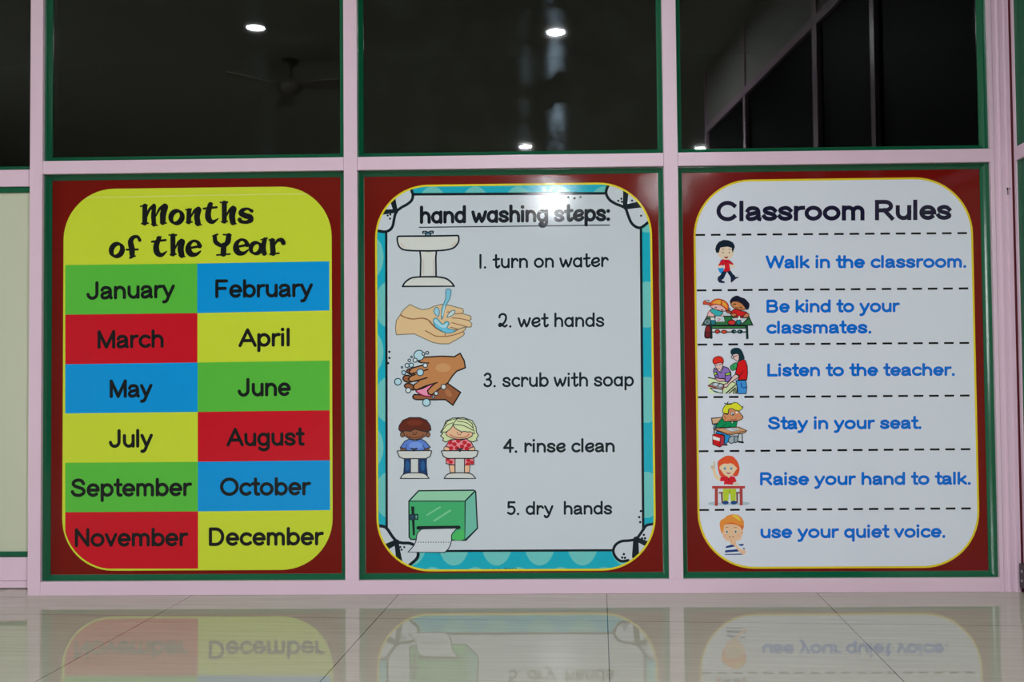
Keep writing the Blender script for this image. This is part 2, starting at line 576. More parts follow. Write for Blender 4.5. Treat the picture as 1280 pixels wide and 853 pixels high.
def tile_floor():
    m = principled('polished_floor_tile', (0.4, 0.38, 0.33, 1), 0.022, 0.2)
    nt = m.node_tree
    bs = nt.nodes['Principled BSDF']
    tc = nt.nodes.new('ShaderNodeTexCoord')
    mp = nt.nodes.new('ShaderNodeMapping')
    mp.vector_type = 'POINT'
    mp.inputs['Rotation'].default_value = (0, 0, GRID_ROT)
    mp.inputs['Location'].default_value = (-0.20, 0.31, 0)
    br = nt.nodes.new('ShaderNodeTexBrick')
    br.offset = 0.0
    br.squash = 1.0
    br.inputs['Scale'].default_value = 1.0
    br.inputs['Brick Width'].default_value = 0.596
    br.inputs['Row Height'].default_value = 0.596
    br.inputs['Mortar Size'].default_value = 0.0011
    br.inputs['Mortar Smooth'].default_value = 0.1
    br.inputs['Bias'].default_value = 0.0
    br.inputs['Color1'].default_value = (0.44, 0.412, 0.345, 1)
    br.inputs['Color2'].default_value = (0.455, 0.427, 0.36, 1)
    br.inputs['Mortar'].default_value = (0.07, 0.06, 0.05, 1)
    # fine travertine streaks that run along one side of each tile
    st = nt.nodes.new('ShaderNodeMapping')
    st.inputs['Scale'].default_value = (1.3, 26.0, 1.0)
    nz = nt.nodes.new('ShaderNodeTexNoise')
    nz.inputs['Scale'].default_value = 3.0
    nz.inputs['Detail'].default_value = 6.0
    ramp = nt.nodes.new('ShaderNodeMapRange')
    ramp.inputs['From Min'].default_value = 0.3
    ramp.inputs['From Max'].default_value = 0.7
    ramp.inputs['To Min'].default_value = 0.91
    ramp.inputs['To Max'].default_value = 1.07
    mul = nt.nodes.new('ShaderNodeVectorMath')
    mul.operation = 'SCALE'
    L = nt.links.new
    L(tc.outputs['Object'], mp.inputs['Vector'])
    L(mp.outputs['Vector'], br.inputs['Vector'])
    L(mp.outputs['Vector'], st.inputs['Vector'])
    L(st.outputs['Vector'], nz.inputs['Vector'])
    L(nz.outputs['Fac'], ramp.inputs['Value'])
    L(br.outputs['Color'], mul.inputs['Vector'])
    L(ramp.outputs['Result'], mul.inputs['Scale'])
    L(mul.outputs['Vector'], bs.inputs['Base Color'])
    return m


FLOOR_M = tile_floor()

# ------------------------------------------------------------------ the room
XM = [(-1.4752, -1.4379), (-0.5505, -0.5110), (0.3797, 0.4199), (1.3160, 1.3800)]   # mullions
Z_SILL, Z_T0, Z_T1, Z_TOP = 0.0402, 1.2291, 1.2676, CEIL_Z


def struct(name, b, loc=None):
    return tag(b.build(name, None, loc), kind='structure')


b = MB()
b.box(-5.45, 4.2, -12.2, 3.6, -0.12, 0.0, FLOOR_M)
struct('floor', b)
b = MB()
b.box(-5.45, 4.2, -12.2, 3.6, CEIL_Z, CEIL_Z + 0.1, CEIL_M)
struct('ceiling', b)
b = MB()
b.box(-5.45, -5.245, -12.2, 3.6, 0, CEIL_Z, WHITE_W)
struct('wall_left', b)
b = MB()
b.box(-5.245, 4.0, -12.2, -12.0, 0, CEIL_Z, WHITE_W)
struct('wall_back', b)
b = MB()
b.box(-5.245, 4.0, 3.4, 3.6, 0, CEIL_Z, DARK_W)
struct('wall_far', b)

# the pink aluminium partition that carries the posters
wall = tag(empty('wall_front'), kind='structure')
for i, (a, c) in enumerate(XM[:3]):
    b = MB()
    b.box(a, c, 0.0, 0.11 if i == 0 else 0.06, 0.0 if i == 0 else Z_SILL, Z_TOP, PINK, 0.0009)
    b.build('mullion', wall)
for i in range(3):
    x0, x1 = XM[i][1], XM[i + 1][0]
    b = MB()
    b.box(x0 + (0.0004 if i else 0.0002), x1 - 0.0005 + (0.003 if i == 2 else 0), -0.0002 if i == 2 else 0.0004, 0.06, Z_T0, Z_T1, PINK, 0.0009)
    b.build('transom', wall)
    b = MB()
    b.box(x0, x1, 0.0272, 0.045, Z_SILL, Z_T0, CREAM)
    b.build('infill_panel', wall)
b = MB()
b.box(XM[0][1] + 0.0004, 1.3165, 0.0, 0.06, 0.0, Z_SILL, PINK, 0.0009)
b.build('sill_rail', wall)
b = MB()
b.box(XM[0][1], 1.3165, 0.0, 0.06, 2.52, Z_TOP, PINK, 0.0009)
b.build('head_rail', wall)

# fluted corner jamb
prof = [(1.3160, 0.030), (1.3160, 0.0008), (1.3168, 0.0), (1.3262, 0.0), (1.3272, 0.0075), (1.3284, 0.0075), (1.3294, 0.0045), (1.3410, 0.0035), (1.3438, -0.0022), (1.3456, -0.0022),
        (1.3466, 0.0070), (1.3480, 0.0075), (1.3492, 0.0045), (1.3610, 0.0036), (1.3638, -0.0022), (1.3656, -0.0020), (1.3668, 0.0024), (1.3770, 0.0028), (1.3770, 0.06), (1.3160, 0.06)]
b = MB()
b.prism(prof, 0.0, Z_TOP, PINK_FLUTE)
jamb = b.build('fluted_jamb', wall)
b = MB()
kx, kz = at(1260, 239, 0.0)
b.poly([(kx + 0.0050 * math.cos(a * math.pi / 8), -0.0020, kz + 0.006 + 0.0042 * math.sin(a * math.pi / 8)) for a in range(16)], BLACK_M)
b.poly([(kx - 0.0026, -0.0019, kz - 0.011), (kx + 0.0026, -0.0019, kz - 0.011), (kx + 0.0026, -0.0019, kz + 0.005), (kx - 0.0026, -0.0019, kz + 0.005)], BLACK_M)
b.build('keyhole', jamb)
b = MB()
b.box(1.3770, 1.3840, 0.004, 0.06, 0.0, Z_TOP, DARKRED)  # stands in for the jamb gap, whose dark is put into the colour
b.build('gap_strip', wall)


def bead(x0, x1, z0, z1, il=0.0150, ir=0.0150, ib=0.0152, it=0.0152, y0=0.0125, yi=0.0245):
    """mitred, rounded glazing bead that falls back from the frame to the pane"""
    b = MB()
    SW = 0.0122                 # width of the sloping face; a flat ledge beside the frame takes up the rest
    face = [(SW * (1 - u + 0.06 * math.sin(u * math.pi)), y0 + (yi - y0) * u) for u in [k / 6 for k in range(7)]]
    n = 10
    cols = []
    for ins in (il, ib, ir, it):
        c = [(0.0, y0 + 0.010), (0.0, y0)] + [(ins - d, y) for d, y in face] + [(ins, 0.030)]
        cols.append(c)
    L_, B_, R_, T_ = cols
    vs = []
    for r in range(n):
        vs += [(x0 + L_[r][0], L_[r][1], z0 + B_[r][0]), (x1 - R_[r][0], R_[r][1], z0 + B_[r][0]), (x1 - R_[r][0], R_[r][1], z1 - T_[r][0]), (x0 + L_[r][0], L_[r][1], z1 - T_[r][0])]
    for k in range(4):          # each side keeps its own vertices so the mitres stay sharp
        m = (k + 1) % 4
        sv = [vs[r * 4 + j] for r in range(n) for j in (k, m)]
        b.mesh(sv, [(2 * r, 2 * r + 1, 2 * r + 3, 2 * r + 2) for r in range(n - 1)], GREEN, False)
    return b


for i in range(3):
    x0, x1 = XM[i][1], XM[i + 1][0]
    il, ir = (0.0178 if i == 0 else 0.0150), (0.0212 if i == 2 else 0.0146)
    bead(x0, x1, Z_SILL, Z_T0, il, ir).build('glazing_bead', wall)
    w = tag(empty('window_%d' % (i + 1), ((x0 + x1) / 2, 0.027, Z_T1)), kind='structure')
    o = bead(x0, x1, Z_T1, 2.52, il, ir).build('glazing_bead', w)
    o.location = -w.location
    b = MB()
    b.box(x0 + 0.004, x1 - 0.004, 0.0275, 0.0335, Z_T1 + 0.004, 2.516, GLASS_WIPED if i == 1 else GLASS)
    o = b.build('glass_pane', w)
    o.location = -w.location

# recessed leaf to the left of the partition
leaf = tag(empty('door_1', (-1.9, 0.094, 0)), kind='structure')


def leaf_part(name, b):
    o = b.build(name, leaf)
    o.location = -leaf.location
    return o


LX0, LX1, LY = -2.40, -1.4752, 0.094
b = MB(); b.box(LX0, LX1, LY, LY + 0.05, 1.2112, 1.2625, PINK, 0.001); leaf_part('transom', b)
b = MB(); b.box(LX0, LX1, LY, LY + 0.05, 0.0250, 0.0941, PINK, 0.001); leaf_part('bottom_rail', b)
b = MB(); b.box(LX0, LX1, LY + 0.002, LY + 0.05, 0.0028, 0.0242, PINK, 0.001); leaf_part('kick_rail', b)
b = MB(); b.box(LX0, LX1, LY + 0.012, LY + 0.03, 0.0941, 1.2112, CREAM); leaf_part('infill_panel', b)
b = MB(); b.box(LX0, LX1, LY + 0.012, LY + 0.018, 1.2625, 2.55, GLASS); leaf_part('glass_pane', b)
for z0, z1 in ((0.0941, 0.1108), (1.1935, 1.2112), (1.2625, 1.2735)):
    b = MB(); b.box(LX0, LX1, LY + 0.003, LY + 0.02, z0, z1, GREEN, 0.004); leaf_part('glazing_bead', b)
b = MB(); b.box(LX0, LX1, LY, LY + 0.05, 2.55, CEIL_Z, PINK); leaf_part('head_rail', b)
b = MB(); b.box(LX0 - 0.05, LX0, LY - 0.01, LY + 0.06, 0, CEIL_Z, PINK); leaf_part('stile', b)
b = MB(); b.box(-5.245, LX0 - 0.05, LY, LY + 0.06, 0, CEIL_Z, WHITE_W)
struct('wall_front_return', b)

# glazed partition that leaves the corner towards the camera (its near end is all the photo shows directly)
side = tag(empty('wall_right', (1.3815, -0.002, 0), -math.radians(3.8)), kind='structure')
SL = 3.72


def side_box(name, u0, u1, z0, z1, m, t0=0.0, t1=0.05):
    """u runs from the corner towards the camera, t away from the room"""
    b = MB()
    b.box(t0, t1, -u1, -u0, z0, z1, m)
    return b.build(name, side)


side_box('stile', 0.0, 0.013, 0, CEIL_Z, PINK)
for u in (0.93, 1.57, 2.75, SL - 0.04):
    side_box('stile', u, u + (0.06 if u == 1.57 else 0.04), 0, CEIL_Z, PINK)
side_box('transom', 0.013, 0.93, 1.2291, 1.2676, PINK)
side_box('transom', 1.61, SL, 2.19, 2.235, PINK)
side_box('transom', 0.97, 1.57, 2.19, 2.235, PINK)
side_box('bottom_rail', 0.013, SL, 0.0, 0.04, PINK)
side_box('bulkhead_board', 0.97, SL, 2.235, CEIL_Z, WHITE_W, 0.01, 0.04)
side_box('glass_pane', 0.05, 0.93, 1.2676, CEIL_Z, DARK_GLASS, 0.02, 0.03)
side_box('infill_panel', 0.05, 0.93, 0.04, 1.2291, CREAM, 0.02, 0.03)
side_box('glass_pane', 0.97, SL, 0.04, 2.19, DARK_GLASS, 0.02, 0.03)


def side_bead(z0, z1):
    b = MB()
    u0, u1 = 0.013, 0.058
    vs = [(0.004, -u0, z0), (0.004, -u0, z1), (0.016, -u1, z1), (0.016, -u1, z0), (0.03, -u1, z1), (0.03, -u1, z0), (0.03, -u0, z1), (0.03, -u0, z0)]
    b.mesh(vs, [(0, 1, 2, 3), (3, 2, 4, 5), (0, 7, 6, 1), (1, 6, 4, 2), (0, 3, 5, 7)], GREEN)
    return b.build('glazing_bead', side)


side_bead(1.2676, CEIL_Z)
side_bead(0.04, 1.2291)
# black hinge at the foot of the corner
b = MB()
b.box(-0.0135, 0.004, -0.055, -0.006, 0.016, 0.083, BLACK_M, 0.002)
hinge = b.build('hinge', side)
for z in (0.036, 0.062):
    b = MB()
    b.mesh([(-0.0136, -0.022 + 0.0060 * math.cos(a * math.pi / 5), z + 0.0048 * math.sin(a * math.pi / 5)) for a in range(10)]
           + [(-0.0152, -0.022 + 0.0042 * math.cos(a * math.pi / 5), z + 0.0032 * math.sin(a * math.pi / 5)) for a in range(10)],
           [tuple(range(10, 20))] + [(k, (k + 1) % 10, 10 + (k + 1) % 10, 10 + k) for k in range(10)], STEEL)
    b.build('screw', hinge)

# ------------------------------------------------------------------ poster: months of the year
INK_K = (22, 24, 26)
BORDER = (108, 14, 9)
YEL = (190, 204, 52)
POSTER_GREEN, POSTER_BLUE, POSTER_RED = (84, 176, 60), (0, 140, 208), (188, 20, 36)
BORDER_M = None


def sheet(root, x0, x1, z0, z1):
    b = MB()
    b.box(x0, x1, PY, PY + 0.0006, z0, z1, ink(*BORDER))
    return b.build('border_sheet', root)


months = tag(empty('months_poster', (-0.99, PY, 0.055)), 'red-bordered yellow poster titled Months of the Year with coloured month boxes', 'poster')
rules = tag(empty('rules_poster', (0.865, PY, 0.055)), 'red-bordered white poster titled Classroom Rules with blue sentences and dashed lines', 'poster')
washing = tag(empty('hand_washing_poster', (-0.065, PY, 0.055)), 'red-bordered white poster of hand washing steps with a teal dotted frame', 'poster')
ORIGIN = {}


def place(o):
    """drawn in world metres: shift back by its top-level empty"""
    r = o.parent
    while r.parent:
        r = r.parent
    if o.parent is r:
        o.location = -r.location
    return o


def finish(pr, name, parent, label=None):
    o = place(pr.build(name, parent))
    if label:
        o['label'] = label
    return o


place(sheet(months, -1.4197, -0.5652, 0.0560, 1.2138))
place(sheet(washing, -0.4954, 0.3648, 0.0560, 1.2134))
place(sheet(rules, 0.4355, 1.2944, 0.0560, 1.2134))

MP = round_rect(-1.3862, -0.5915, 0.0668, 1.1880, 0.150, 0.150)
p = Print(1e-4)
p.raw(MP, ink(*YEL))
# a faint join line across the top of the yellow
p.nxt()
p.clip = MP
p.line([(95, 247.5), (245, 244.5), (400, 242)], (200, 204, 120), 1.0)
panel = finish(p, 'rounded_panel', months)

# clip for the cells: a little inside the yellow so its edge stays as a thin line
MC = round_rect(-1.3820, -0.5990, 0.0715, 1.18, 0.147, 0.10)
rows = [((331.5, 329.6, 326.8)), (393.6, 391.6, 388.3), (455.6, 453.4, 451.0), (517.1, 515.2, 513.1), (578.8, 577.6, 575.7), (640.7, 639.6, 638.0), (711.3, 711.3, 711.3)]
names = [('January', POSTER_GREEN, (108, 218.8, 375.3, 372.8, 23.3)), ('February', POSTER_BLUE, (269, 391.3, 373.0, 371.6, 23.6)),
         ('March', POSTER_RED, (121.8, 204.8, 436.4, 435.0, 23.4)), ('April', None, (298, 362.3, 434.3, 433.4, 23.6)),
         ('May', POSTER_BLUE, (137, 190.8, 498, 497.2, 23.4)), ('June', POSTER_GREEN, (297, 363.6, 496.4, 495.4, 23.6)),
         ('July', None, (136, 191.3, 560.4, 559.8, 23.6)), ('August', POSTER_RED, (283, 381, 558.6, 557.6, 23.4)),
         ('September', POSTER_GREEN, (88.4, 240.2, 621.8, 620.6, 23.4)), ('October', POSTER_BLUE, (275, 389, 620.4, 619.6, 23.2)),
         ('November', POSTER_RED, (93.5, 235.6, 684.2, 683.3, 23.6)), ('December', None, (261, 405, 683.0, 682.2, 23.4))]
CELL_LABEL = {POSTER_GREEN: 'green', POSTER_BLUE: 'blue', POSTER_RED: 'red', None: 'yellow'}
for i, (nm, colr, tx) in enumerate(names):
    r, c = divmod(i, 2)
    t, u = rows[r], rows[r + 1]
    xm = 246.6 + 0.2 * r
    xl, xr = (81.6, xm) if c == 0 else (xm, 412.2 + 0.5 * r)
    yt = (t[0], t[1]) if c == 0 else (t[1], t[2])
    yb = (u[0], u[1]) if c == 0 else (u[1], u[2])
    if r == 5 and c == 1:
        yb = (712.2, 711.6)
    p = Print(2.4e-4, clip=MC)
    p.fill([(xl, yt[0]), (xr, yt[1]), (xr, yb[1]), (xl, yb[0])], colr or YEL)
    cell = finish(p, 'month_box', months, '%s box with the word %s' % (CELL_LABEL[colr], nm))
    p = Print(3.4e-4)
    write(p, nm, tx[0], tx[1], tx[2], tx[3], tx[4], 4.2, INK_K)
    finish(p, 'lettering', cell)

# title in a heavy curly display face
p = Print(3e-4, (125, 235), 5.12)
B = lambda pts, ws, smooth=True: p.brush(pts, [w * 1.14 for w in ws], INK_K, smooth)


def ring(cx, cy, rx, ry, tilt, w0, w1):
    q, ws = [], []
    for k in range(25):
        a = math.radians(15 * k)
        u, v = rx * math.cos(a), ry * math.sin(a)
        ct, s_ = math.cos(math.radians(tilt)), math.sin(math.radians(tilt))
        q.append((cx + u * ct - v * s_, cy + u * s_ + v * ct))
        ws.append(1.12 * (w0 + (w1 - w0) * abs(math.cos(a))))
    p.brush(q, ws, INK_K, False)


# M
B([(287, 116), (287, 170), (286, 226)], [28, 30, 28]); B([(260, 118), (300, 112)], [9, 12], False); B([(268, 229), (308, 226)], [11, 10], False)
B([(298, 190), (315, 142), (345, 113)], [8, 16, 22]); B([(348, 118), (342, 175), (346, 234)], [22, 28, 26]); B([(332, 232), (366, 240)], [10, 9], False)
B([(358, 180), (382, 135), (414, 114)], [8, 16, 26]); B([(416, 122), (404, 170), (402, 220)], [38, 36, 32]); B([(390, 222), (424, 226)], [12, 9], False)
# o
ring(490, 187, 35, 41, 28, 16, 32)
# n
B([(570, 145), (568, 218)], [28, 28], False); B([(549, 140), (583, 137)], [9, 12], False); B([(553, 221), (590, 218)], [10, 10], False)
B([(582, 186), (605, 147), (630, 134)], [8, 16, 26]); B([(630, 142), (621, 185), (628, 228)], [36, 34, 32]); B([(612, 228), (650, 237)], [11, 8], False)
# t
B([(707, 106), (692, 160), (696, 200), (722, 218), (757, 197)], [28, 34, 34, 24, 6]); B([(664, 133), (747, 124)], [12, 13], False); B([(694, 106), (720, 100)], [10, 8], False)
# h
B([(796, 98), (796, 214)], [30, 28], False); B([(769, 93), (815, 92)], [8, 12], False); B([(779, 218), (815, 214)], [10, 10], False)
B([(808, 182), (830, 142), (852, 128)], [8, 16, 26]); B([(855, 136), (845, 180), (852, 222)], [36, 36, 32]); B([(838, 222), (872, 230)], [11, 8], False)
# s
B([(972, 148), (945, 134), (915, 142), (903, 162), (930, 178), (962, 188), (964, 208), (935, 220), (903, 215), (895, 204)], [20, 14, 24, 30, 32, 32, 28, 20, 22, 26])
finish(p, 'title_lettering', months, 'black curly word Months')
p = Print(3e-4, (125, 235), 5.12)
# of
ring(108, 398, 34, 42, 28, 16, 32)
B([(255, 335), (240, 313), (212, 318), (196, 345), (204, 390), (205, 430), (198, 446)], [20, 18, 24, 32, 34, 30, 16])
B([(170, 396), (242, 394)], [12, 12], False); B([(190, 449), (226, 436)], [9, 9], False)
# the
B([(378, 322), (360, 372), (366, 414), (394, 430), (428, 406)], [26, 34, 34, 24, 6]); B([(332, 345), (420, 334)], [12, 13], False); B([(366, 318), (392, 313)], [10, 8], False)
B([(467, 308), (467, 424)], [30, 28], False); B([(441, 302), (488, 302)], [8, 12], False); B([(450, 428), (486, 424)], [10, 10], False)
B([(480, 390), (502, 350), (522, 338)], [8, 16, 24]); B([(526, 346), (516, 390), (524, 432)], [34, 36, 32]); B([(508, 432), (543, 440)], [11, 8], False)


def ravie_e(dx, dy):
    B([(572 + dx, 386 + dy), (644 + dx, 372 + dy)], [13, 16], False)
    B([(638 + dx, 372 + dy), (626 + dx, 348 + dy), (598 + dx, 340 + dy), (571 + dx, 362 + dy), (566 + dx, 398 + dy), (584 + dx, 424 + dy), (616 + dx, 426 + dy), (643 + dx, 406 + dy)], [28, 20, 16, 26, 36, 32, 20, 10])


ravie_e(0, 0)
# Year
B([(735, 312), (740, 345), (765, 365), (790, 372)], [24, 26, 24, 18]); B([(824, 306), (818, 345), (796, 372)], [30, 32, 22]); B([(792, 368), (790, 422)], [32, 34], False)
B([(748, 430), (832, 424)], [10, 10], False); B([(722, 308), (752, 298)], [9, 12], False); B([(790, 299), (840, 302)], [10, 9], False)
ravie_e(305, -8)
ring(998, 386, 32, 36, 28, 14, 28)
B([(1056, 330), (1044, 380), (1052, 420)], [24, 32, 28]); B([(1030, 332), (1070, 322)], [8, 10], False); B([(1044, 424), (1066, 420)], [12, 8], False)
B([(1103, 338), (1108, 418)], [30, 32], False); B([(1082, 333), (1116, 334)], [9, 12], False); B([(1088, 426), (1146, 418)], [10, 10], False)
B([(1118, 366), (1136, 338), (1162, 334), (1174, 352)], [8, 18, 26, 28])
finish(p, 'title_lettering', months)

# ------------------------------------------------------------------ poster: classroom rules
RP = round_rect(0.4668, 1.2725, 0.0640, 1.1915, 0.162, 0.166)
RI = round_rect(0.4725, 1.2668, 0.0697, 1.1858, 0.1563, 0.1603)
PAPER = (192, 200, 208)
p = Print(1e-4)
p.raw(RP, ink(214, 190, 40))
finish(p, 'yellow_outline', rules)
p = Print(1.6e-4)
p.raw(RI, ink(207, 212, 224))
finish(p, 'rounded_panel', rules)
BLUE_T = (12, 104, 204)
for i, (x0, yl, yr) in enumerate([(869.4, 293.9, 291.6), (871.0, 363.2, 360.7), (872.0, 431.0, 428.9), (872.6, 496.8, 494.7), (873.6, 564.4, 561.8), (874.2, 637.9, 635.9)]):
    p = Print(2.4e-4, clip=RP)
    for k in range(18):
        x = x0 + k * 19.25
        y = yl + (yr - yl) * k / 17.5
        p.line([(x, y), (x + 12, y - 0.1)], INK_K, 2.5, caps='flat')
    finish(p, 'dashed_line', rules)
p = Print(2.6e-4)
write(p, 'Classroom Rules', 895.6, 1189.2, 276.9, 275.0, 25.6, 5.2, (28, 26, 52), 'sans', 'square')
finish(p, 'title_lettering', rules)
for s, L, R, bl, br, cap in [('Walk in the classroom.', 957, 1207.6, 336.0, 335.0, 16.6), ('Be kind to your', 958, 1124.8, 391.3, 390.6, 16.6), ('classmates.', 958, 1089, 417.7, 417.2, 16.6),
                             ('Listen to the teacher.', 959, 1193.3, 471.0, 470.2, 16.4), ('Stay in your seat.', 959.8, 1151.6, 537.4, 536.6, 16.4),
                             ('Raise your hand to talk.', 950, 1213.2, 607.2, 606.4, 16.6), ('use your quiet voice.', 950.6, 1181.4, 673.4, 672.6, 16.8)]:
    p = Print(2.6e-4)
    write(p, s, L, R, bl, br, cap, 3.4, BLUE_T)
    finish(p, 'rule_lettering', rules, 'blue lettering reading %s' % s.rstrip('.'))

PICLIFT = 2.6e-4


class Picture:
    """a printed picture: one part whose areas (hair, face, shirt ...) are sub-parts, stacked in drawing order"""

    def __init__(self, org, k, clip=None):
        self.p, self.org, self.k, self.clip, self.lift, self.layers = None, org, k, clip, PICLIFT, []

    def sub(self, name):
        if self.p:
            self.lift = self.p.lift
        self.p = Print(self.lift, self.org, self.k, self.clip)
        self.p.outline = 1.35
        self.layers.append((name, self.p))
        return self.p

    def done(self, name, root):
        base = finish(self.layers[0][1], name, root)
        for nm, pr in self.layers[1:]:
            pr.build(nm, base)
        return base


def pic_walk():
    P = Picture((870, 290), 12.19)
    skin, navy, red, blue = (222, 200, 178), (22, 42, 66), (204, 30, 42), (30, 144, 214)
    p = P.sub('backpack')
    p.fill([(335, 540), (350, 600), (378, 632), (408, 620), (420, 545), (380, 535)], blue, True)
    p.fill([(365, 470), (385, 425), (435, 425), (440, 500), (410, 520)], (70, 80, 150), True)
    p.fill([(480, 430), (510, 428), (560, 480), (520, 500)], (70, 80, 150), True)
    p = P.sub('leg')
    p.fill([(405, 605), (470, 600), (455, 640), (415, 720), (370, 720), (335, 690), (370, 660)], navy, True)
    p = P.sub('leg')
    p.fill([(470, 600), (522, 590), (560, 640), (600, 685), (550, 740), (530, 730), (520, 680)], navy, True)
    p = P.sub('shoe')
    p.fill([(335, 695), (330, 735), (360, 775), (435, 778), (430, 755), (400, 745), (380, 710)], (36, 42, 70), True)
    p = P.sub('shoe')
    p.fill([(530, 735), (540, 772), (600, 722), (655, 692), (610, 688), (580, 700)], (36, 42, 70), True)
    p = P.sub('arm')
    p.fill([(330, 505), (390, 525), (440, 500), (450, 525), (430, 545), (345, 550)], skin, True)
    p = P.sub('arm')
    p.fill([(500, 500), (540, 490), (578, 500), (580, 540), (545, 545), (515, 525)], skin, True)
    p = P.sub('shirt')
    p.fill([(395, 430), (450, 415), (485, 425), (520, 445), (575, 490), (550, 505), (505, 480), (525, 590), (470, 605), (410, 600), (440, 545), (435, 495), (395, 510), (335, 520), (345, 495)], red)
    p.fill([(440, 430), (455, 425), (470, 430), (475, 480), (445, 470)], (170, 24, 40))
    p = P.sub('face')
    p.fill([(330, 300), (350, 250), (450, 225), (550, 250), (575, 310), (560, 360), (520, 405), (455, 425), (385, 405), (340, 360)], skin, True)
    p.dot(410, 315, 9, (50, 54, 80)); p.dot(505, 315, 9, (50, 54, 80))
    p.line([(400, 262), (425, 265)], (70, 70, 80), 7); p.line([(500, 265), (522, 268)], (70, 70, 80), 7)
    p.fill([(425, 375), (455, 383), (490, 375), (478, 400), (450, 405)], (150, 30, 40), True)
    p = P.sub('hair')
    p.fill([(308, 320), (292, 260), (310, 200), (350, 150), (420, 122), (500, 130), (560, 160), (588, 205), (590, 240), (570, 280), (560, 320), (545, 280), (545, 245), (480, 225), (420, 232), (372, 240), (355, 290), (350, 315)], (20, 34, 48), False)
    P.done('walking_boy_picture', rules)


def pic_kind():
    P = Picture((870, 362), 12.92)
    k, skin, brown, orange, red = (30, 30, 36), (222, 178, 180), (196, 128, 80), (224, 104, 40), (206, 36, 36)
    p = P.sub('desk')
    p.fill([(245, 640), (565, 640), (565, 680), (245, 690)], (205, 210, 214))
    p.fill([(180, 435), (850, 435), (915, 575), (95, 580)], (48, 116, 66), line=k, lw=14)
    p.fill([(240, 590), (800, 590), (800, 625), (240, 630)], (58, 130, 70), line=k, lw=12)
    p.line([(845, 470), (765, 545)], k, 10)
    p.line([(237, 585), (245, 778)], (26, 54, 50), 34); p.line([(820, 585), (828, 785)], (26, 54, 50), 30)
    p.line([(250, 688), (820, 688)], (26, 54, 50), 14)
    p = P.sub('shoe')
    p.dot(345, 680, 38, (196, 60, 46), 30, k, 10)
    p = P.sub('shoe')
    p.dot(455, 685, 44, (214, 74, 48), 26, k, 10)
    p = P.sub('shoe')
    p.dot(610, 680, 42, (26, 50, 56), 34)
    p = P.sub('shoe')
    p.dot(710, 682, 46, (26, 50, 56), 34); p.dot(628, 678, 14, (90, 130, 130)); p.dot(700, 678, 14, (90, 130, 130))
    p = P.sub('school_bag')
    p.fill([(165, 600), (205, 585), (230, 630), (235, 770), (150, 780), (140, 700)], (130, 34, 38), True, k, 10)
    p.fill([(150, 690), (230, 690), (232, 770), (150, 775)], (110, 28, 34), line=k, lw=8)
    p.fill([(130, 530), (150, 490), (220, 480), (225, 560), (150, 570)], (120, 150, 156), True, k, 10)
    p.line([(150, 500), (200, 545)], (70, 90, 96), 10); p.line([(200, 495), (165, 550)], (70, 90, 96), 10)
    p = P.sub('girl_shirt')
    p.fill([(225, 340), (300, 310), (430, 370), (430, 420), (310, 425), (270, 390)], (56, 172, 176), True, k, 8)
    p = P.sub('girl_arm')
    p.fill([(220, 345), (255, 380), (300, 415), (280, 440), (190, 432), (185, 400)], skin, True, (120, 50, 60), 8)
    p = P.sub('girl_arm')
    p.fill([(400, 410), (445, 405), (440, 435), (405, 435)], skin, True, (120, 50, 60), 8)
    p = P.sub('girl_face')
    p.fill([(230, 260), (300, 240), (420, 262), (480, 320), (470, 350), (400, 350), (300, 320), (245, 290)], skin, True, k, 8)
    p.line([(300, 300), (318, 285), (335, 300)], k, 9); p.line([(400, 335), (418, 325), (435, 340)], k, 9); p.line([(350, 325), (375, 335)], (150, 60, 70), 8)
    p = P.sub('girl_hair')
    p.fill([(235, 260), (240, 215), (290, 170), (360, 155), (450, 180), (515, 240), (520, 310), (490, 345), (465, 300), (400, 255), (310, 240)], orange, True, (150, 40, 30), 10)
    p.fill([(270, 225), (310, 185), (380, 170), (410, 180), (395, 240), (320, 228)], (232, 158, 66), True)
    p.fill([(425, 190), (480, 230), (500, 290), (470, 280), (425, 248)], (232, 158, 66), True)
    p.line([(412, 165), (405, 245)], (160, 40, 30), 10)
    p.fill([(120, 200), (150, 180), (165, 205), (235, 225), (230, 262), (180, 240), (120, 242)], (206, 78, 50), True, (120, 40, 36), 9)
    p.fill([(480, 350), (530, 340), (590, 370), (570, 400), (520, 385)], (150, 70, 50), True, k, 8)
    p.line([(170, 178), (205, 172), (212, 200)], (80, 84, 110), 9); p.dot(535, 318, 16, (150, 160, 180), None, k, 7)
    p = P.sub('boy_shirt')
    p.fill([(590, 340), (640, 320), (740, 350), (820, 370), (800, 410), (700, 440), (640, 420), (570, 370)], red, True, k, 9)
    p = P.sub('boy_arm')
    p.fill([(560, 400), (640, 390), (650, 440), (600, 440)], brown, True, k, 8)
    p = P.sub('boy_arm')
    p.fill([(760, 440), (800, 390), (850, 395), (845, 440), (800, 455)], (204, 128, 92), True, k, 8)
    p = P.sub('boy_lap')
    p.fill([(620, 430), (700, 430), (760, 440), (740, 465), (630, 470)], (140, 50, 46), True, k, 8)
    p = P.sub('boy_face')
    p.fill([(560, 215), (610, 190), (720, 215), (790, 290), (780, 330), (700, 330), (610, 300), (570, 255)], brown, True, k, 8)
    p.line([(610, 245), (630, 232), (648, 250)], k, 9); p.line([(710, 295), (728, 285), (740, 300)], k, 9)
    p.dot(652, 262, 16, (214, 148, 96)); p.line([(640, 290), (670, 302), (690, 298)], (120, 50, 40), 8)
    p = P.sub('boy_hair')
    p.fill([(545, 205), (560, 160), (600, 120), (665, 100), (720, 125), (780, 145), (825, 185), (862, 240), (850, 310), (815, 332), (790, 285), (740, 225), (670, 190), (600, 190), (570, 225)], (26, 28, 48), True)
    p = P.sub('paper')
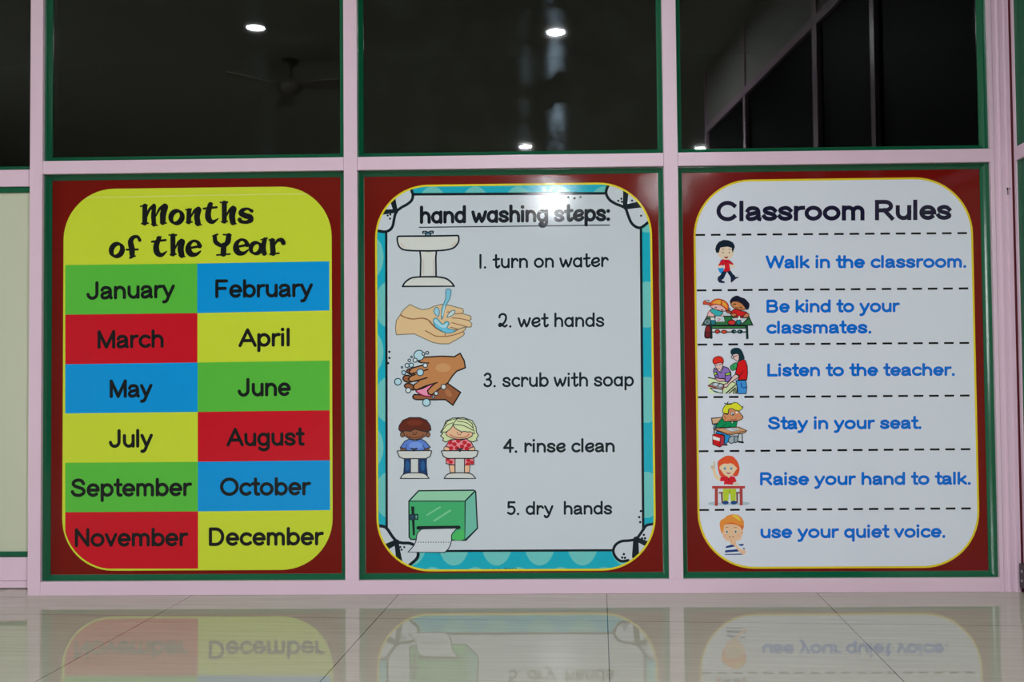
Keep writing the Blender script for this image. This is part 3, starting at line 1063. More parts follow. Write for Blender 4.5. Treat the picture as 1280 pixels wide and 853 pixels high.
    p.fill([(440, 365), (540, 390), (520, 425), (430, 415)], PAPER)
    p = P.sub('paper')
    p.fill([(315, 430), (445, 430), (468, 525), (300, 528)], PAPER, line=k, lw=5)
    p = P.sub('paper')
    p.fill([(565, 470), (640, 460), (830, 465), (760, 540), (640, 520)], PAPER, line=k, lw=5)
    p.line([(350, 470), (390, 480), (370, 505), (345, 500)], (190, 90, 110), 8)
    p = P.sub('paint_pot')
    p.fill([(240, 500), (310, 500), (305, 560), (270, 575), (245, 560)], (34, 120, 136), True, k, 8); p.fill([(235, 455), (295, 455), (300, 495), (240, 495)], (212, 216, 220))
    p = P.sub('paint_pot')
    p.fill([(655, 500), (720, 500), (715, 560), (685, 572), (660, 555)], (34, 128, 140), True, k, 8); p.fill([(680, 440), (705, 430), (712, 490), (680, 492)], (222, 224, 226))
    p = P.sub('red_fruit')
    p.dot(575, 535, 62, (204, 56, 56), 40, k, 10)
    P.done('classmates_at_desk_picture', rules)


def pic_teacher():
    P = Picture((875, 430), 12.92)
    k, skin, red = (28, 30, 40), (224, 190, 186), (208, 28, 30)
    p = P.sub('table')
    p.fill([(140, 545), (330, 575), (590, 620), (600, 800), (140, 800)], (208, 222, 178))
    p.fill([(370, 720), (600, 640), (600, 800), (370, 800)], (200, 216, 172))
    p.line([(135, 545), (260, 572)], k, 12); p.line([(420, 800), (590, 650), (600, 690), (590, 800)], k, 14); p.line([(470, 800), (560, 720)], k, 12)
    p.line([(545, 745), (540, 800)], k, 12); p.line([(570, 710), (568, 800)], k, 12); p.line([(520, 615), (590, 640)], k, 8)
    p = P.sub('boy_shirt')
    p.fill([(230, 390), (300, 440), (340, 465), (380, 365), (450, 390), (495, 450), (505, 555), (450, 620), (400, 610), (390, 560), (300, 560), (240, 530), (215, 440)], (140, 108, 184), False, k, 10)
    p.fill([(225, 465), (262, 455), (275, 495), (232, 505)], (160, 214, 70), line=k, lw=8)
    p.fill([(412, 480), (485, 460), (490, 500), (415, 512)], (160, 214, 70), line=k, lw=8)
    p.line([(265, 450), (300, 540)], k, 9); p.line([(410, 470), (405, 600)], k, 9)
    p = P.sub('boy_arms')
    p.fill([(240, 545), (300, 560), (390, 570), (400, 600), (300, 610)], (214, 168, 168), True, k, 8)
    p = P.sub('boy_face')
    p.fill([(240, 310), (340, 300), (365, 340), (345, 410), (310, 450), (275, 410), (245, 360)], skin, True, k, 8)
    p.line([(255, 345), (285, 352)], k, 8); p.line([(310, 342), (335, 330)], k, 8); p.line([(290, 400), (315, 398)], (150, 50, 60), 8)
    p = P.sub('boy_hair')
    p.fill([(210, 300), (215, 245), (260, 212), (320, 205), (365, 235), (378, 290), (360, 325), (345, 300), (290, 310), (240, 325)], (214, 48, 34), True, (120, 24, 30), 10)
    p = P.sub('book')
    p.fill([(135, 675), (215, 620), (330, 640), (395, 660), (370, 710), (320, 750), (240, 705)], (150, 150, 154), False, k, 9)
    p.fill([(195, 670), (235, 625), (305, 640), (270, 690)], PAPER, line=k, lw=5); p.fill([(280, 695), (320, 645), (380, 662), (345, 700)], PAPER, line=k, lw=5)
    p.line([(135, 680), (240, 705), (320, 750), (385, 705)], (140, 40, 44), 16)
    p.fill([(165, 715), (240, 720), (370, 740), (360, 800), (230, 770)], (206, 214, 218), line=k, lw=9)
    p.line([(225, 765), (275, 780)], (60, 90, 130), 16)
    p = P.sub('teacher_skirt')
    p.fill([(580, 595), (740, 590), (755, 700), (745, 805), (610, 805), (600, 690)], (64, 142, 214), False, k, 9)
    p.line([(665, 635), (665, 690), (700, 715), (745, 700)], (26, 60, 120), 9)
    p = P.sub('green_book')
    p.fill([(490, 365), (560, 310), (600, 320), (585, 400), (530, 430), (500, 410)], (60, 160, 96), True, k, 9)
    p.line([(530, 355), (545, 400)], (30, 100, 60), 8)
    p = P.sub('teacher_shirt')
    p.fill([(615, 290), (690, 250), (735, 275), (762, 360), (768, 470), (755, 580), (610, 580), (640, 520), (570, 480), (590, 400)], red, False, k, 10)
    p.line([(690, 450), (640, 520)], (120, 16, 24), 10)
    p = P.sub('teacher_arm')
    p.fill([(560, 500), (625, 530), (560, 580), (470, 650), (430, 700), (380, 690), (400, 650), (450, 630)], skin, True, k, 9)
    p = P.sub('teacher_face')
    p.fill([(520, 180), (600, 160), (630, 200), (615, 285), (570, 262), (535, 235)], skin, True, k, 7)
    p.dot(525, 212, 22, (200, 190, 196), None, k, 8); p.line([(545, 205), (600, 190)], k, 7)
    p = P.sub('teacher_hair')
    p.fill([(492, 145), (505, 90), (570, 65), (640, 75), (685, 130), (720, 240), (680, 250), (650, 280), (615, 290), (630, 220), (625, 180), (600, 165), (560, 160), (520, 180)], (22, 52, 62), True)
    P.done('teacher_and_pupil_picture', rules)


def pic_seat():
    P = Picture((880, 498), 12.93)
    k, skin = (34, 38, 46), (206, 140, 100)
    p = P.sub('chair')
    p.fill([(122, 325), (290, 310), (240, 405), (135, 420)], (206, 166, 130), False, k, 12)
    p.fill([(160, 425), (200, 420), (200, 480), (150, 500)], (90, 150, 170), line=k, lw=8)
    p.line([(165, 500), (165, 570)], k, 14)
    p = P.sub('leg')
    p.fill([(210, 540), (400, 580), (420, 660), (360, 730), (330, 720), (330, 600), (210, 575)], (40, 140, 204), True, k, 8)
    p = P.sub('leg')
    p.fill([(560, 580), (615, 565), (620, 710), (540, 700)], (196, 206, 210), line=k, lw=12)
    p.line([(560, 705), (630, 715)], k, 22); p.line([(320, 755), (370, 755)], k, 18)
    p = P.sub('shoe')
    p.fill([(395, 700), (410, 640), (460, 608), (500, 630), (500, 700), (440, 730)], (158, 172, 182), True, k, 10)
    p = P.sub('shoe')
    p.fill([(490, 700), (490, 625), (530, 610), (550, 650), (540, 700), (510, 720)], (140, 156, 168), True, k, 10)
    p = P.sub('shirt')
    p.fill([(180, 470), (230, 390), (280, 330), (380, 370), (460, 390), (540, 370), (520, 465), (400, 475)], (16, 138, 84), False, k, 9)
    p.line([(290, 470), (350, 420)], (10, 80, 50), 8); p.dot(455, 392, 10, (220, 224, 226)); p.line([(400, 468), (430, 455)], (10, 80, 50), 10)
    p = P.sub('face')
    p.fill([(300, 290), (330, 250), (385, 260), (410, 170), (480, 170), (560, 210), (600, 265), (630, 300), (610, 340), (560, 360), (480, 372), (400, 372), (340, 378), (305, 340)], skin, True, k, 9)
    p.dot(462, 250, 30, (228, 230, 230), 28, k, 6); p.dot(466, 258, 14, k); p.dot(530, 232, 20, (222, 222, 222), 16)
    p.dot(540, 285, 24, (216, 128, 96)); p.line([(435, 345), (480, 352), (520, 335)], (150, 60, 50), 9); p.line([(325, 290), (350, 320), (335, 345)], (150, 80, 60), 8)
    p = P.sub('hair')
    p.fill([(302, 240), (305, 170), (345, 110), (400, 98), (440, 98), (480, 70), (530, 72), (580, 110), (615, 150), (635, 125), (620, 170), (570, 205), (510, 195), (450, 165), (400, 175), (385, 255), (340, 245)], (216, 214, 50), False, k, 8)
    p.line([(330, 82), (370, 90), (390, 60)], k, 10); p.line([(370, 92), (460, 85)], k, 9)
    p = P.sub('desk_top')
    p.fill([(160, 490), (330, 480), (560, 465), (690, 525), (660, 560), (390, 595), (180, 515)], (206, 156, 112), False, k, 9)
    p.line([(165, 500), (385, 575), (680, 530)], (120, 70, 50), 9)
    p.fill([(320, 495), (440, 478), (570, 492), (580, 515), (450, 540)], PAPER, line=(120, 120, 130), lw=5)
    p.line([(440, 500), (540, 520)], (150, 156, 166), 7)
    p = P.sub('red_book')
    p.fill([(140, 590), (210, 575), (325, 605), (320, 750), (255, 790), (140, 745)], (196, 26, 30), False, k, 9)
    p.fill([(260, 640), (320, 610), (318, 745), (262, 785)], (170, 50, 70))
    p.fill([(140, 610), (258, 648), (250, 695), (145, 665)], (224, 222, 220)); p.line([(262, 640), (258, 785)], (100, 14, 20), 7)
    P.done('boy_at_desk_picture', rules)


def pic_raise():
    P = Picture((880, 564), 11.84)
    skin, org, red, wood = (222, 196, 160), (212, 76, 44), (204, 26, 40), (166, 64, 60)
    p = P.sub('ground_patch')
    p.dot(150, 780, 90, (164, 182, 196), 26); p.dot(600, 778, 80, (164, 182, 196), 24); p.dot(370, 785, 220, (170, 188, 200), 20)
    p = P.sub('stool')
    p.line([(230, 620), (540, 620)], (130, 70, 66), 18); p.line([(262, 625), (270, 765)], (110, 66, 62), 18); p.line([(490, 625), (490, 765)], (110, 66, 62), 18)
    p = P.sub('trousers')
    p.fill([(280, 560), (475, 560), (470, 740), (395, 740), (385, 620), (370, 620), (360, 740), (285, 740)], (176, 196, 50))
    p.line([(378, 580), (378, 625)], (110, 130, 30), 8)
    p = P.sub('shoe')
    p.dot(318, 765, 48, (30, 66, 124), 28)
    p = P.sub('shoe')
    p.dot(440, 765, 48, (30, 66, 124), 28)
    p = P.sub('hair_back')
    p.fill([(205, 250), (205, 160), (260, 110), (340, 72), (420, 80), (470, 125), (505, 180), (525, 260), (510, 340), (470, 378), (380, 350), (280, 380), (235, 365), (215, 300)], org, True)
    p = P.sub('arm')
    p.fill([(125, 265), (165, 270), (185, 340), (240, 400), (235, 440), (175, 410), (140, 340)], skin, True)
    p.fill([(100, 225), (130, 215), (165, 225), (155, 262), (115, 265)], (200, 178, 150), True); p.line([(150, 160), (152, 215)], (200, 180, 154), 16)
    p = P.sub('arm')
    p.fill([(420, 495), (460, 470), (500, 480), (520, 505), (430, 510)], (210, 190, 160), True)
    p = P.sub('shirt')
    p.fill([(245, 385), (330, 370), (400, 370), (455, 385), (482, 455), (430, 470), (430, 500), (290, 502), (300, 450), (235, 445)], red)
    p.line([(362, 390), (362, 440)], (140, 16, 30), 8)
    p = P.sub('face')
    p.fill([(228, 255), (250, 210), (330, 180), (420, 190), (470, 235), (490, 260), (470, 285), (430, 345), (365, 378), (300, 350), (255, 290)], skin, True)
    p.fill([(340, 375), (395, 375), (365, 400)], skin)
    p.dot(308, 258, 22, (170, 190, 200), 26); p.dot(405, 258, 22, (170, 190, 200), 26); p.dot(310, 260, 11, (70, 90, 120), 14); p.dot(403, 260, 11, (70, 90, 120), 14)
    p.fill([(330, 310), (362, 322), (395, 310), (380, 338), (345, 338)], (170, 30, 40), True); p.line([(345, 316), (382, 316)], (236, 232, 230), 8)
    p = P.sub('fringe')
    p.fill([(210, 225), (240, 140), (330, 90), (430, 105), (480, 170), (495, 245), (450, 215), (415, 180), (340, 190), (280, 185), (250, 215)], (220, 84, 44), True)
    p = P.sub('table')
    p.fill([(240, 505), (310, 495), (520, 505), (520, 520), (240, 520)], (212, 218, 222))
    p.line([(120, 538), (606, 536)], (176, 58, 56), 28, caps='flat'); p.line([(182, 550), (182, 812)], wood, 34, caps='flat'); p.line([(548, 550), (550, 805)], wood, 32, caps='flat')
    P.done('girl_raising_hand_picture', rules)


def pic_quiet():
    P = Picture((885, 638), 13.75)
    skin, org = (222, 184, 150), (222, 140, 60)
    p = P.sub('striped_shirt')
    p.fill([(310, 620), (360, 590), (610, 580), (640, 680), (600, 765), (285, 768), (290, 700)], (206, 214, 222), False)
    for q in ([(310, 620), (400, 595), (480, 600), (470, 625), (300, 655)], [(295, 690), (500, 672), (540, 710), (290, 730)], [(290, 756), (600, 745), (595, 766), (288, 770)], [(515, 590), (605, 580), (618, 605), (560, 620)], [(590, 645), (630, 655), (632, 680), (610, 670)]):
        p.fill(q, (32, 60, 128))
    p = P.sub('face')
    p.fill([(225, 385), (250, 300), (320, 230), (470, 230), (560, 270), (600, 350), (600, 400), (575, 450), (560, 500), (490, 530), (420, 545), (330, 530), (270, 480), (260, 430)], skin, True)
    p.dot(322, 370, 24, (206, 210, 206), 28); p.dot(478, 368, 24, (206, 210, 206), 28); p.dot(326, 372, 15, (50, 74, 84), 18); p.dot(476, 370, 15, (50, 74, 84), 18)
    p.line([(305, 300), (345, 292)], (170, 110, 70), 9); p.line([(455, 292), (490, 298)], (170, 110, 70), 9)
    p.dot(375, 462, 12, (170, 80, 60)); p.dot(430, 462, 12, (170, 80, 60)); p.dot(285, 440, 26, (226, 168, 146)); p.dot(530, 440, 28, (228, 172, 148))
    p.line([(570, 395), (590, 400), (598, 380)], (190, 130, 100), 7)
    p = P.sub('hair')
    p.fill([(235, 400), (210, 330), (198, 240), (215, 175), (270, 145), (340, 90), (420, 68), (510, 80), (580, 130), (618, 200), (615, 290), (590, 350), (555, 290), (480, 250), (400, 240), (320, 225), (275, 270), (255, 380)], org, False)
    p.fill([(410, 90), (480, 85), (540, 130), (560, 190), (490, 150)], (226, 190, 70), True)
    p.fill([(280, 240), (350, 215), (440, 215), (540, 260), (610, 270), (590, 340), (545, 280), (450, 245), (350, 240)], (214, 104, 50), True)
    p = P.sub('hand')
    p.fill([(375, 560), (385, 520), (400, 490), (430, 500), (470, 530), (490, 600), (560, 670), (640, 690), (640, 740), (600, 765), (550, 730), (480, 650), (440, 605), (395, 590)], (226, 184, 152), True)
    p.line([(405, 500), (412, 560)], (190, 140, 110), 6); p.line([(470, 540), (440, 600)], (200, 146, 116), 6)
    P.done('boy_hushing_picture', rules)


for f in (pic_walk, pic_kind, pic_teacher, pic_seat, pic_raise, pic_quiet):
    f()

# ------------------------------------------------------------------ poster: hand washing steps
WP = round_rect(-0.4637, 0.3460, 0.0605, 1.1882, 0.156, 0.156)
WI = round_rect(-0.4580, 0.3403, 0.0662, 1.1825, 0.1503, 0.1503)
p = Print(1e-4)
p.raw(WP, ink(216, 198, 40))
finish(p, 'yellow_outline', washing)
TEAL, TEAL_L, NAVY = (22, 164, 186), (104, 188, 186), (16, 30, 38)
p = Print(1.6e-4, clip=WI)
p.raw(WI, ink(*TEAL))
p.nxt()
for i in range(-2, 9):
    for y in (262, 381, 500, 619, 738):
        p.lift -= p.step - 2e-8
        p.dot(487 + 53.6 * i, y, 19.3, TEAL_L, 29)
    for y in (202.5, 321.5, 440.5, 559.5, 678.5):
        p.lift -= p.step - 2e-8
        p.dot(460.2 + 53.6 * i, y, 19.3, TEAL_L, 29)
finish(p, 'dotted_border', washing)
p = Print(5.4e-4, clip=WI)
p.fill([(481.2, 241.6), (802.4, 240.0), (805.8, 689.4), (481.9, 690.8)], NAVY)
p.fill([(484.2, 244.9), (799.2, 243.3), (802.6, 686.6), (485.0, 688.0)], PAPER)
p.nxt()
for q in ((710.4, 246.7), (718.2, 248.0), (725.6, 246.6), (486.7, 440), (486.8, 447.7), (485.2, 454.2), (801, 639.2), (799, 646.8), (800.2, 653)):
    p.dot(q[0], q[1], 1.5, NAVY)
finish(p, 'white_panel', washing)


def bow(name, org, k, outer, path, lw, spokes, dots):
    p = Print(6.4e-4, org, k, WI)
    q = catmull(path, False, 6)
    p.raw([p.pt(a) for a in list(q) + outer], ink(*PAPER))
    p.nxt()
    for a, b_, w in spokes:
        p.brush([a, b_], [w * 1.1, w * 1.5], NAVY, False)
    for a in dots:
        p.dot(a[0], a[1], 14.5, NAVY)
    p.line(q, NAVY, lw * 1.15, raw=True)
    finish(p, name, washing)


bow('corner_bow', (465, 225), 10.66, [(-200, 650), (-200, -200), (525, -200)], [(525, 100), (530, 150), (545, 200), (530, 270), (470, 325), (390, 370), (322, 430), (296, 520), (278, 610), (240, 665), (170, 692), (60, 675)], 33,
    [((318, 430), (275, 260), 52), ((310, 415), (150, 430), 46)], [(210, 475), (245, 462), (240, 518)])
bow('corner_bow', (745, 225), 10.66, [(1000, 560), (1000, -200), (165, -200)], [(170, 60), (140, 130), (137, 190), (180, 265), (260, 318), (340, 350), (395, 385), (430, 480), (470, 570), (530, 625), (600, 635), (690, 570)], 33,
    [((385, 365), (398, 150), 50), ((390, 362), (600, 325), 60)], [(297, 278), (338, 252), (345, 292), (480, 276), (600, 478)])
bow('corner_bow', (465, 640), 10.66, [(540, 950), (-100, 950), (-100, 190)], [(60, 185), (165, 200), (215, 245), (265, 320), (328, 392), (400, 416), (500, 420), (570, 455), (612, 535), (600, 620), (490, 720)], 35,
    [((330, 400), (190, 470), 58), ((325, 400), (365, 660), 52)], [(378, 470), (430, 472), (395, 506)])
bow('corner_bow', (745, 630), 9.475, [(400, 900), (900, 900), (900, 230)], [(720, 225), (660, 242), (597, 258), (550, 320), (480, 412), (400, 435), (300, 445), (230, 490), (205, 565), (240, 640), (300, 680), (380, 670)], 28,
    [((472, 420), (468, 620), 56), ((470, 415), (600, 475), 44)], [(330, 597), (310, 637), (342, 640), (566, 368), (545, 410), (580, 410)])

p = Print(6.6e-4)
write(p, 'hand washing steps:', 524.8, 762.4, 280.2, 276.9, 23.0, 4.3, (20, 26, 36), 'hand', capem=0.76)
p.line([(524, 284.4), (643, 283.0), (762, 281.5)], NAVY, 1.3)
finish(p, 'title_lettering', washing)
for s, L, R, bl, br, cap, w in [('1. turn on water', 599.2, 761, 336.0, 334.2, 18.4, 2.75), ('2. wet hands', 622.6, 755.4, 409.8, 409.0, 18.4, 2.75), ('3. scrub with soap', 604.2, 792.4, 484.5, 483.4, 18.6, 2.75),
                                ('4. rinse cle@n', 628.8, 768.4, 566.4, 565.8, 18.0, 3.0), ('5. dry  h@nds', 633.8, 765.2, 644.2, 643.6, 17.4, 2.8)]:
    p = Print(6.6e-4)
    write(p, s, L, R, bl, br, cap, w, NAVY, 'hand', capem=0.76)
    finish(p, 'step_lettering', washing, 'handwritten line reading %s' % s.replace('@', 'a').replace('  ', ' '))
# the top edge of a small printed line that the yellow outline cuts off
p = Print(6.6e-4, clip=WI)
write(p, 'copyright  2013', 586, 646, 716.2, 716.0, 6.0, 0.8, (20, 70, 84), 'hand', capem=0.76)
finish(p, 'small_print', washing)

PICLIFT = 6.6e-4


def pic_sink():
    P = Picture((490, 280), 10.66)
    k, por = (24, 36, 46), (204, 206, 202)
    p = P.sub('pedestal')
    p.fill([(372, 355), (592, 355), (584, 450), (588, 715), (378, 715), (384, 470)], por, False, k, 17)
    p.fill([(420, 362), (540, 362), (500, 384), (450, 384)], (194, 186, 172))
    p.fill([(405, 470), (430, 470), (430, 690), (405, 690)], (196, 194, 188)); p.fill([(545, 470), (566, 470), (566, 690), (545, 690)], (196, 192, 190))
    p = P.sub('foot')
    p.fill(catmull([(140, 835), (180, 775), (260, 722), (370, 708), (490, 706), (610, 708), (720, 730), (790, 780), (828, 832)], False, 6), por, False, k, 17)
    p = P.sub('tap')
    p.fill([(448, 165), (448, 125), (410, 122), (412, 102), (445, 98), (482, 112), (520, 96), (550, 100), (548, 124), (515, 128), (515, 165)], (70, 96, 114), False, k, 12)
    p.dot(432, 112, 14, (130, 158, 176), 8); p.dot(528, 112, 14, (130, 158, 176), 8)
    p.fill([(460, 135), (504, 135), (504, 160), (460, 160)], (110, 140, 158))
    p = P.sub('basin')
    p.fill(catmull([(76, 170), (70, 210), (90, 290), (140, 338), (240, 356), (400, 360), (560, 360), (720, 348), (820, 320), (876, 262), (892, 205), (884, 160)], False, 6) + [(870, 156), (480, 163), (100, 165)], por, False, k, 17)
    p.fill([(120, 250), (180, 310), (150, 315), (112, 285)], (200, 192, 182), True); p.fill([(780, 300), (850, 240), (855, 270), (820, 305)], (198, 190, 180), True)
    P.done('sink_picture', washing)


def pic_wet():
    P = Picture((490, 355), 10.66)
    skin, edge, dk = (214, 184, 142), (120, 116, 100), (140, 84, 50)
    water, wl = (150, 200, 220), (70, 120, 140)
    p = P.sub('far_hand')
    p.fill([(110, 410), (150, 350), (240, 275), (320, 315), (400, 345), (480, 335), (560, 300), (660, 272), (760, 285), (860, 312), (940, 330), (955, 370), (935, 395), (1050, 430), (1055, 475), (1020, 490), (1065, 530), (1055, 575), (960, 580), (880, 605), (700, 640), (560, 560), (500, 490), (400, 455), (280, 470), (180, 450)], skin, False, edge, 9)
    for q in ([(735, 378), (780, 375), (830, 400), (945, 392)], [(800, 455), (900, 462), (1020, 488)], [(795, 518), (900, 545), (1000, 572)], [(780, 580), (830, 590), (880, 606)]):
        p.line(q, dk, 8, True)
    p = P.sub('near_hand')
    p.fill([(110, 415), (180, 450), (280, 470), (400, 458), (480, 480), (530, 540), (580, 590), (650, 630), (712, 655), (830, 640), (900, 600), (975, 580), (980, 605), (945, 640), (968, 660), (950, 690), (860, 745), (760, 800), (640, 800), (540, 780), (430, 730), (300, 668), (180, 672), (60, 680), (45, 600), (58, 490)], (214, 182, 138), False, edge, 9)
    p.line([(110, 415), (180, 450), (280, 470), (400, 458), (480, 480), (540, 550), (600, 600)], (150, 90, 54), 10, True)
    p.line([(445, 625), (510, 660), (580, 695), (660, 702), (760, 695), (880, 665), (950, 635)], dk, 9, True); p.line([(712, 655), (706, 695)], dk, 8)
    p = P.sub('water')
    p.fill([(715, 110), (725, 75), (760, 68), (788, 90), (780, 160), (760, 220), (720, 290), (695, 370), (680, 440), (660, 472), (660, 400), (665, 330), (690, 260), (715, 190)], (120, 186, 210), True, wl, 8)
    p.line([(700, 300), (675, 420)], (176, 208, 216), 14)
    p.fill([(558, 370), (575, 322), (610, 318), (632, 370), (620, 430), (605, 432), (580, 410)], water, True, wl, 8)
    p.fill([(735, 445), (760, 390), (810, 355), (840, 362), (825, 405), (775, 435)], (190, 206, 208), True, wl, 8)
    p.fill([(550, 490), (565, 462), (600, 460), (640, 505), (680, 540), (710, 510), (745, 505), (762, 535), (735, 575), (760, 600), (840, 622), (800, 650), (720, 655), (650, 620), (580, 575), (560, 530)], (104, 186, 216), True, wl, 8)
    p.fill([(562, 500), (580, 475), (605, 485), (660, 545), (720, 530), (745, 520), (720, 580), (650, 575)], (164, 206, 220), True)
    P.done('wet_hands_picture', washing)


def pic_scrub():
    P = Picture((480, 430), 10.03)
    skin, low, k = (186, 126, 78), (146, 88, 56), (36, 28, 28)
    bub, bl = (172, 206, 218), (40, 66, 84)
    p = P.sub('lower_hand')
    p.fill([(285, 350), (300, 320), (340, 320), (380, 400), (330, 385)], low, True, k, 12)
    p.fill([(238, 440), (260, 400), (320, 400), (360, 450), (340, 480), (270, 475)], low, True, k, 12)
    p.fill([(256, 530), (280, 500), (340, 505), (390, 550), (370, 580), (290, 560)], low, True, k, 12)
    p.fill([(360, 660), (380, 635), (450, 640), (560, 650), (640, 560), (790, 490), (960, 610), (865, 770), (770, 700), (640, 702), (400, 700), (368, 685)], low, False, k, 13)
    p.fill([(760, 560), (830, 590), (850, 660), (790, 650)], (168, 108, 72), True)
    p = P.sub('soap')
    p.fill([(400, 590), (440, 540), (560, 510), (660, 490), (600, 560), (590, 650), (540, 660), (470, 640)], (224, 120, 156), True, (120, 30, 60), 12)
    p.fill([(430, 590), (530, 560), (540, 640), (480, 630)], (234, 140, 172), True)
    p = P.sub('upper_hand')
    p.fill([(415, 200), (440, 172), (560, 165), (720, 155), (880, 162), (955, 120), (1005, 210), (1020, 300), (910, 345), (860, 400), (800, 490), (720, 545), (600, 640), (560, 630), (545, 590), (600, 530), (665, 485), (580, 510), (480, 560), (400, 580), (365, 550), (380, 510), (440, 470), (330, 475), (305, 440), (330, 410), (400, 385), (330, 375), (315, 345), (350, 305), (480, 270), (555, 240), (460, 235)], skin, False, k, 13)
    p.dot(740, 300, 95, (196, 144, 96), 55)
    p.line([(430, 225), (490, 242), (560, 240)], k, 12); p.line([(330, 378), (430, 355), (550, 322)], k, 12); p.line([(340, 478), (440, 455), (540, 425)], k, 13); p.line([(400, 582), (520, 530), (665, 487)], k, 13)
    p.fill([(480, 240), (548, 246), (545, 262), (500, 268)], (190, 196, 202)); p.fill([(430, 375), (500, 352), (470, 380)], (190, 130, 84))
    for x, y, r, c in [(440, 145, 64, bub), (495, 126, 18, PAPER), (542, 113, 18, PAPER), (390, 206, 26, (200, 210, 214)), (346, 165, 10, bub), (318, 208, 17, PAPER), (342, 268, 27, bub), (290, 272, 26, (196, 208, 214)), (226, 295, 10, bub), (248, 362, 25, bub),
                       (175, 476, 42, bub), (305, 583, 32, (206, 214, 216)), (455, 358, 42, bub), (518, 270, 28, (208, 214, 216)), (748, 540, 32, (206, 206, 202)), (655, 622, 24, (208, 212, 214)), (618, 668, 14, (208, 212, 214)), (532, 736, 47, bub)]:
        P.sub('bubble').dot(x, y, r, c, None, bl, 9)
    P.done('scrubbing_hands_picture', washing)


def pic_kids():
    por, k = (200, 202, 200), (34, 40, 48)

    def sink(p, x0, x1, y0, y1, px0, px1, fx0, fx1):
        p.fill([(px0, 545), (px1, 545), (px1, 730), (px0, 730)], (194, 198, 198), line=k, lw=8)
        p.fill(catmull([(fx0, 790), (fx0 + 30, 748), (fx0 + 80, 728), ((fx0 + fx1) / 2, 722), (fx1 - 80, 728), (fx1 - 35, 748), (fx1, 790)], False, 5), por, False, k, 9)
        p.fill([(x0, y0 + 8), (x0 + 8, y0), (x1 - 8, y0 - 2), (x1, y0 + 6), (x1 - 18, y1 - 25), (x1 - 70, y1), (x0 + 75, y1), (x0 + 25, y1 - 22)], por, False, k, 9)
    P = Picture((490, 515), 9.475)
    p = P.sub('jeans')
    p.fill([(145, 550), (410, 550), (408, 640), (420, 750), (310, 750), (280, 600), (215, 750), (135, 745), (145, 650)], (22, 54, 104), False, k, 7)
    p.dot(185, 640, 24, (30, 84, 140), 60); p.dot(365, 640, 24, (30, 84, 140), 60)
    p = P.sub('arm')
    p.fill([(100, 430), (175, 435), (180, 465), (105, 465)], (120, 82, 62), line=k, lw=6)
    p = P.sub('arm')
    p.fill([(375, 435), (440, 430), (440, 465), (375, 465)], (120, 82, 62), line=k, lw=6)
    p = P.sub('blue_shirt')
    p.fill([(97, 425), (150, 350), (205, 322), (270, 345), (345, 322), (400, 355), (455, 420), (390, 440), (370, 460), (180, 460), (160, 435)], (88, 122, 200), False, k, 8)
    p.dot(280, 400, 80, (112, 146, 216), 45); p.line([(160, 435), (178, 390)], (40, 60, 110), 6); p.line([(388, 440), (370, 395)], (40, 60, 110), 6)
    p = P.sub('head')
    p.dot(125, 270, 26, (134, 88, 64), 30, k, 7); p.dot(425, 270, 26, (134, 88, 64), 30, k, 7)
    p.fill([(140, 210), (270, 190), (410, 210), (405, 270), (360, 310), (270, 330), (190, 310), (145, 270)], (140, 90, 62), True, k, 7)
    p.dot(250, 248, 7, k); p.dot(290, 248, 7, k); p.line([(250, 268), (285, 268)], (80, 40, 30), 8); p.line([(170, 270), (200, 298), (270, 306), (345, 296), (375, 270)], (90, 46, 34), 7, True)
    p = P.sub('hair')
    p.fill([(80, 210), (85, 165), (130, 100), (210, 68), (330, 68), (410, 100), (455, 165), (462, 215), (430, 235), (385, 235), (330, 220), (265, 205), (220, 232), (160, 225), (110, 240)], (92, 36, 24), False, k, 8)
    p.dot(270, 130, 90, (112, 46, 30), 34)
    p = P.sub('sink')
    sink(p, 62, 470, 462, 555, 220, 315, 98, 440)
    p.line([(230, 435), (262, 445), (295, 435)], k, 14); p.line([(262, 445), (262, 460)], k, 18)
    P.done('boy_at_sink_picture', washing)
    P = Picture((490, 515), 9.475)
    skin = (222, 178, 144)
    p = P.sub('hair_back')
    p.fill([(575, 240), (605, 200), (640, 110), (720, 75), (850, 70), (950, 105), (995, 180), (1000, 240), (1025, 280), (1000, 320), (1010, 340), (950, 358), (880, 330), (700, 330), (640, 360), (600, 340), (610, 315), (575, 285), (600, 260)], (204, 214, 166), False, k, 8)
    p = P.sub('leg')
    p.fill([(675, 630), (745, 630), (745, 722), (690, 722)], skin, line=k, lw=7)
    p = P.sub('leg')
    p.fill([(858, 630), (925, 630), (915, 722), (858, 722)], skin, line=k, lw=7)
    p = P.sub('red_skirt')
    p.fill([(645, 550), (970, 550), (970, 625), (862, 632), (745, 632), (640, 615)], (216, 130, 140), False, k, 8)
    for x, y in ((695, 595), (905, 575), (900, 618), (945, 600), (660, 565)):
        p.dot(x, y, 26, (188, 32, 46), 20)
    p = P.sub('arms')
    p.fill([(625, 415), (690, 400), (685, 458), (620, 455)], skin, True, k, 7); p.fill([(920, 410), (970, 415), (980, 455), (910, 458)], skin, True, k, 7)
    p = P.sub('red_shirt')
    p.fill([(635, 410), (680, 345), (740, 325), (810, 340), (880, 320), (940, 360), (965, 415), (910, 435), (905, 460), (690, 460), (685, 425)], (220, 130, 142), False, k, 8)
    for x, y in ((740, 385), (700, 430), (785, 345), (830, 410), (860, 365), (910, 395), (885, 435), (770, 430), (690, 365)):
        p.dot(x, y, 27, (188, 30, 46), 24)
    p = P.sub('face')
    p.fill([(640, 260), (690, 190), (760, 160), (920, 200), (955, 260), (930, 300), (860, 320), (760, 322), (680, 298)], skin, True, k, 7)
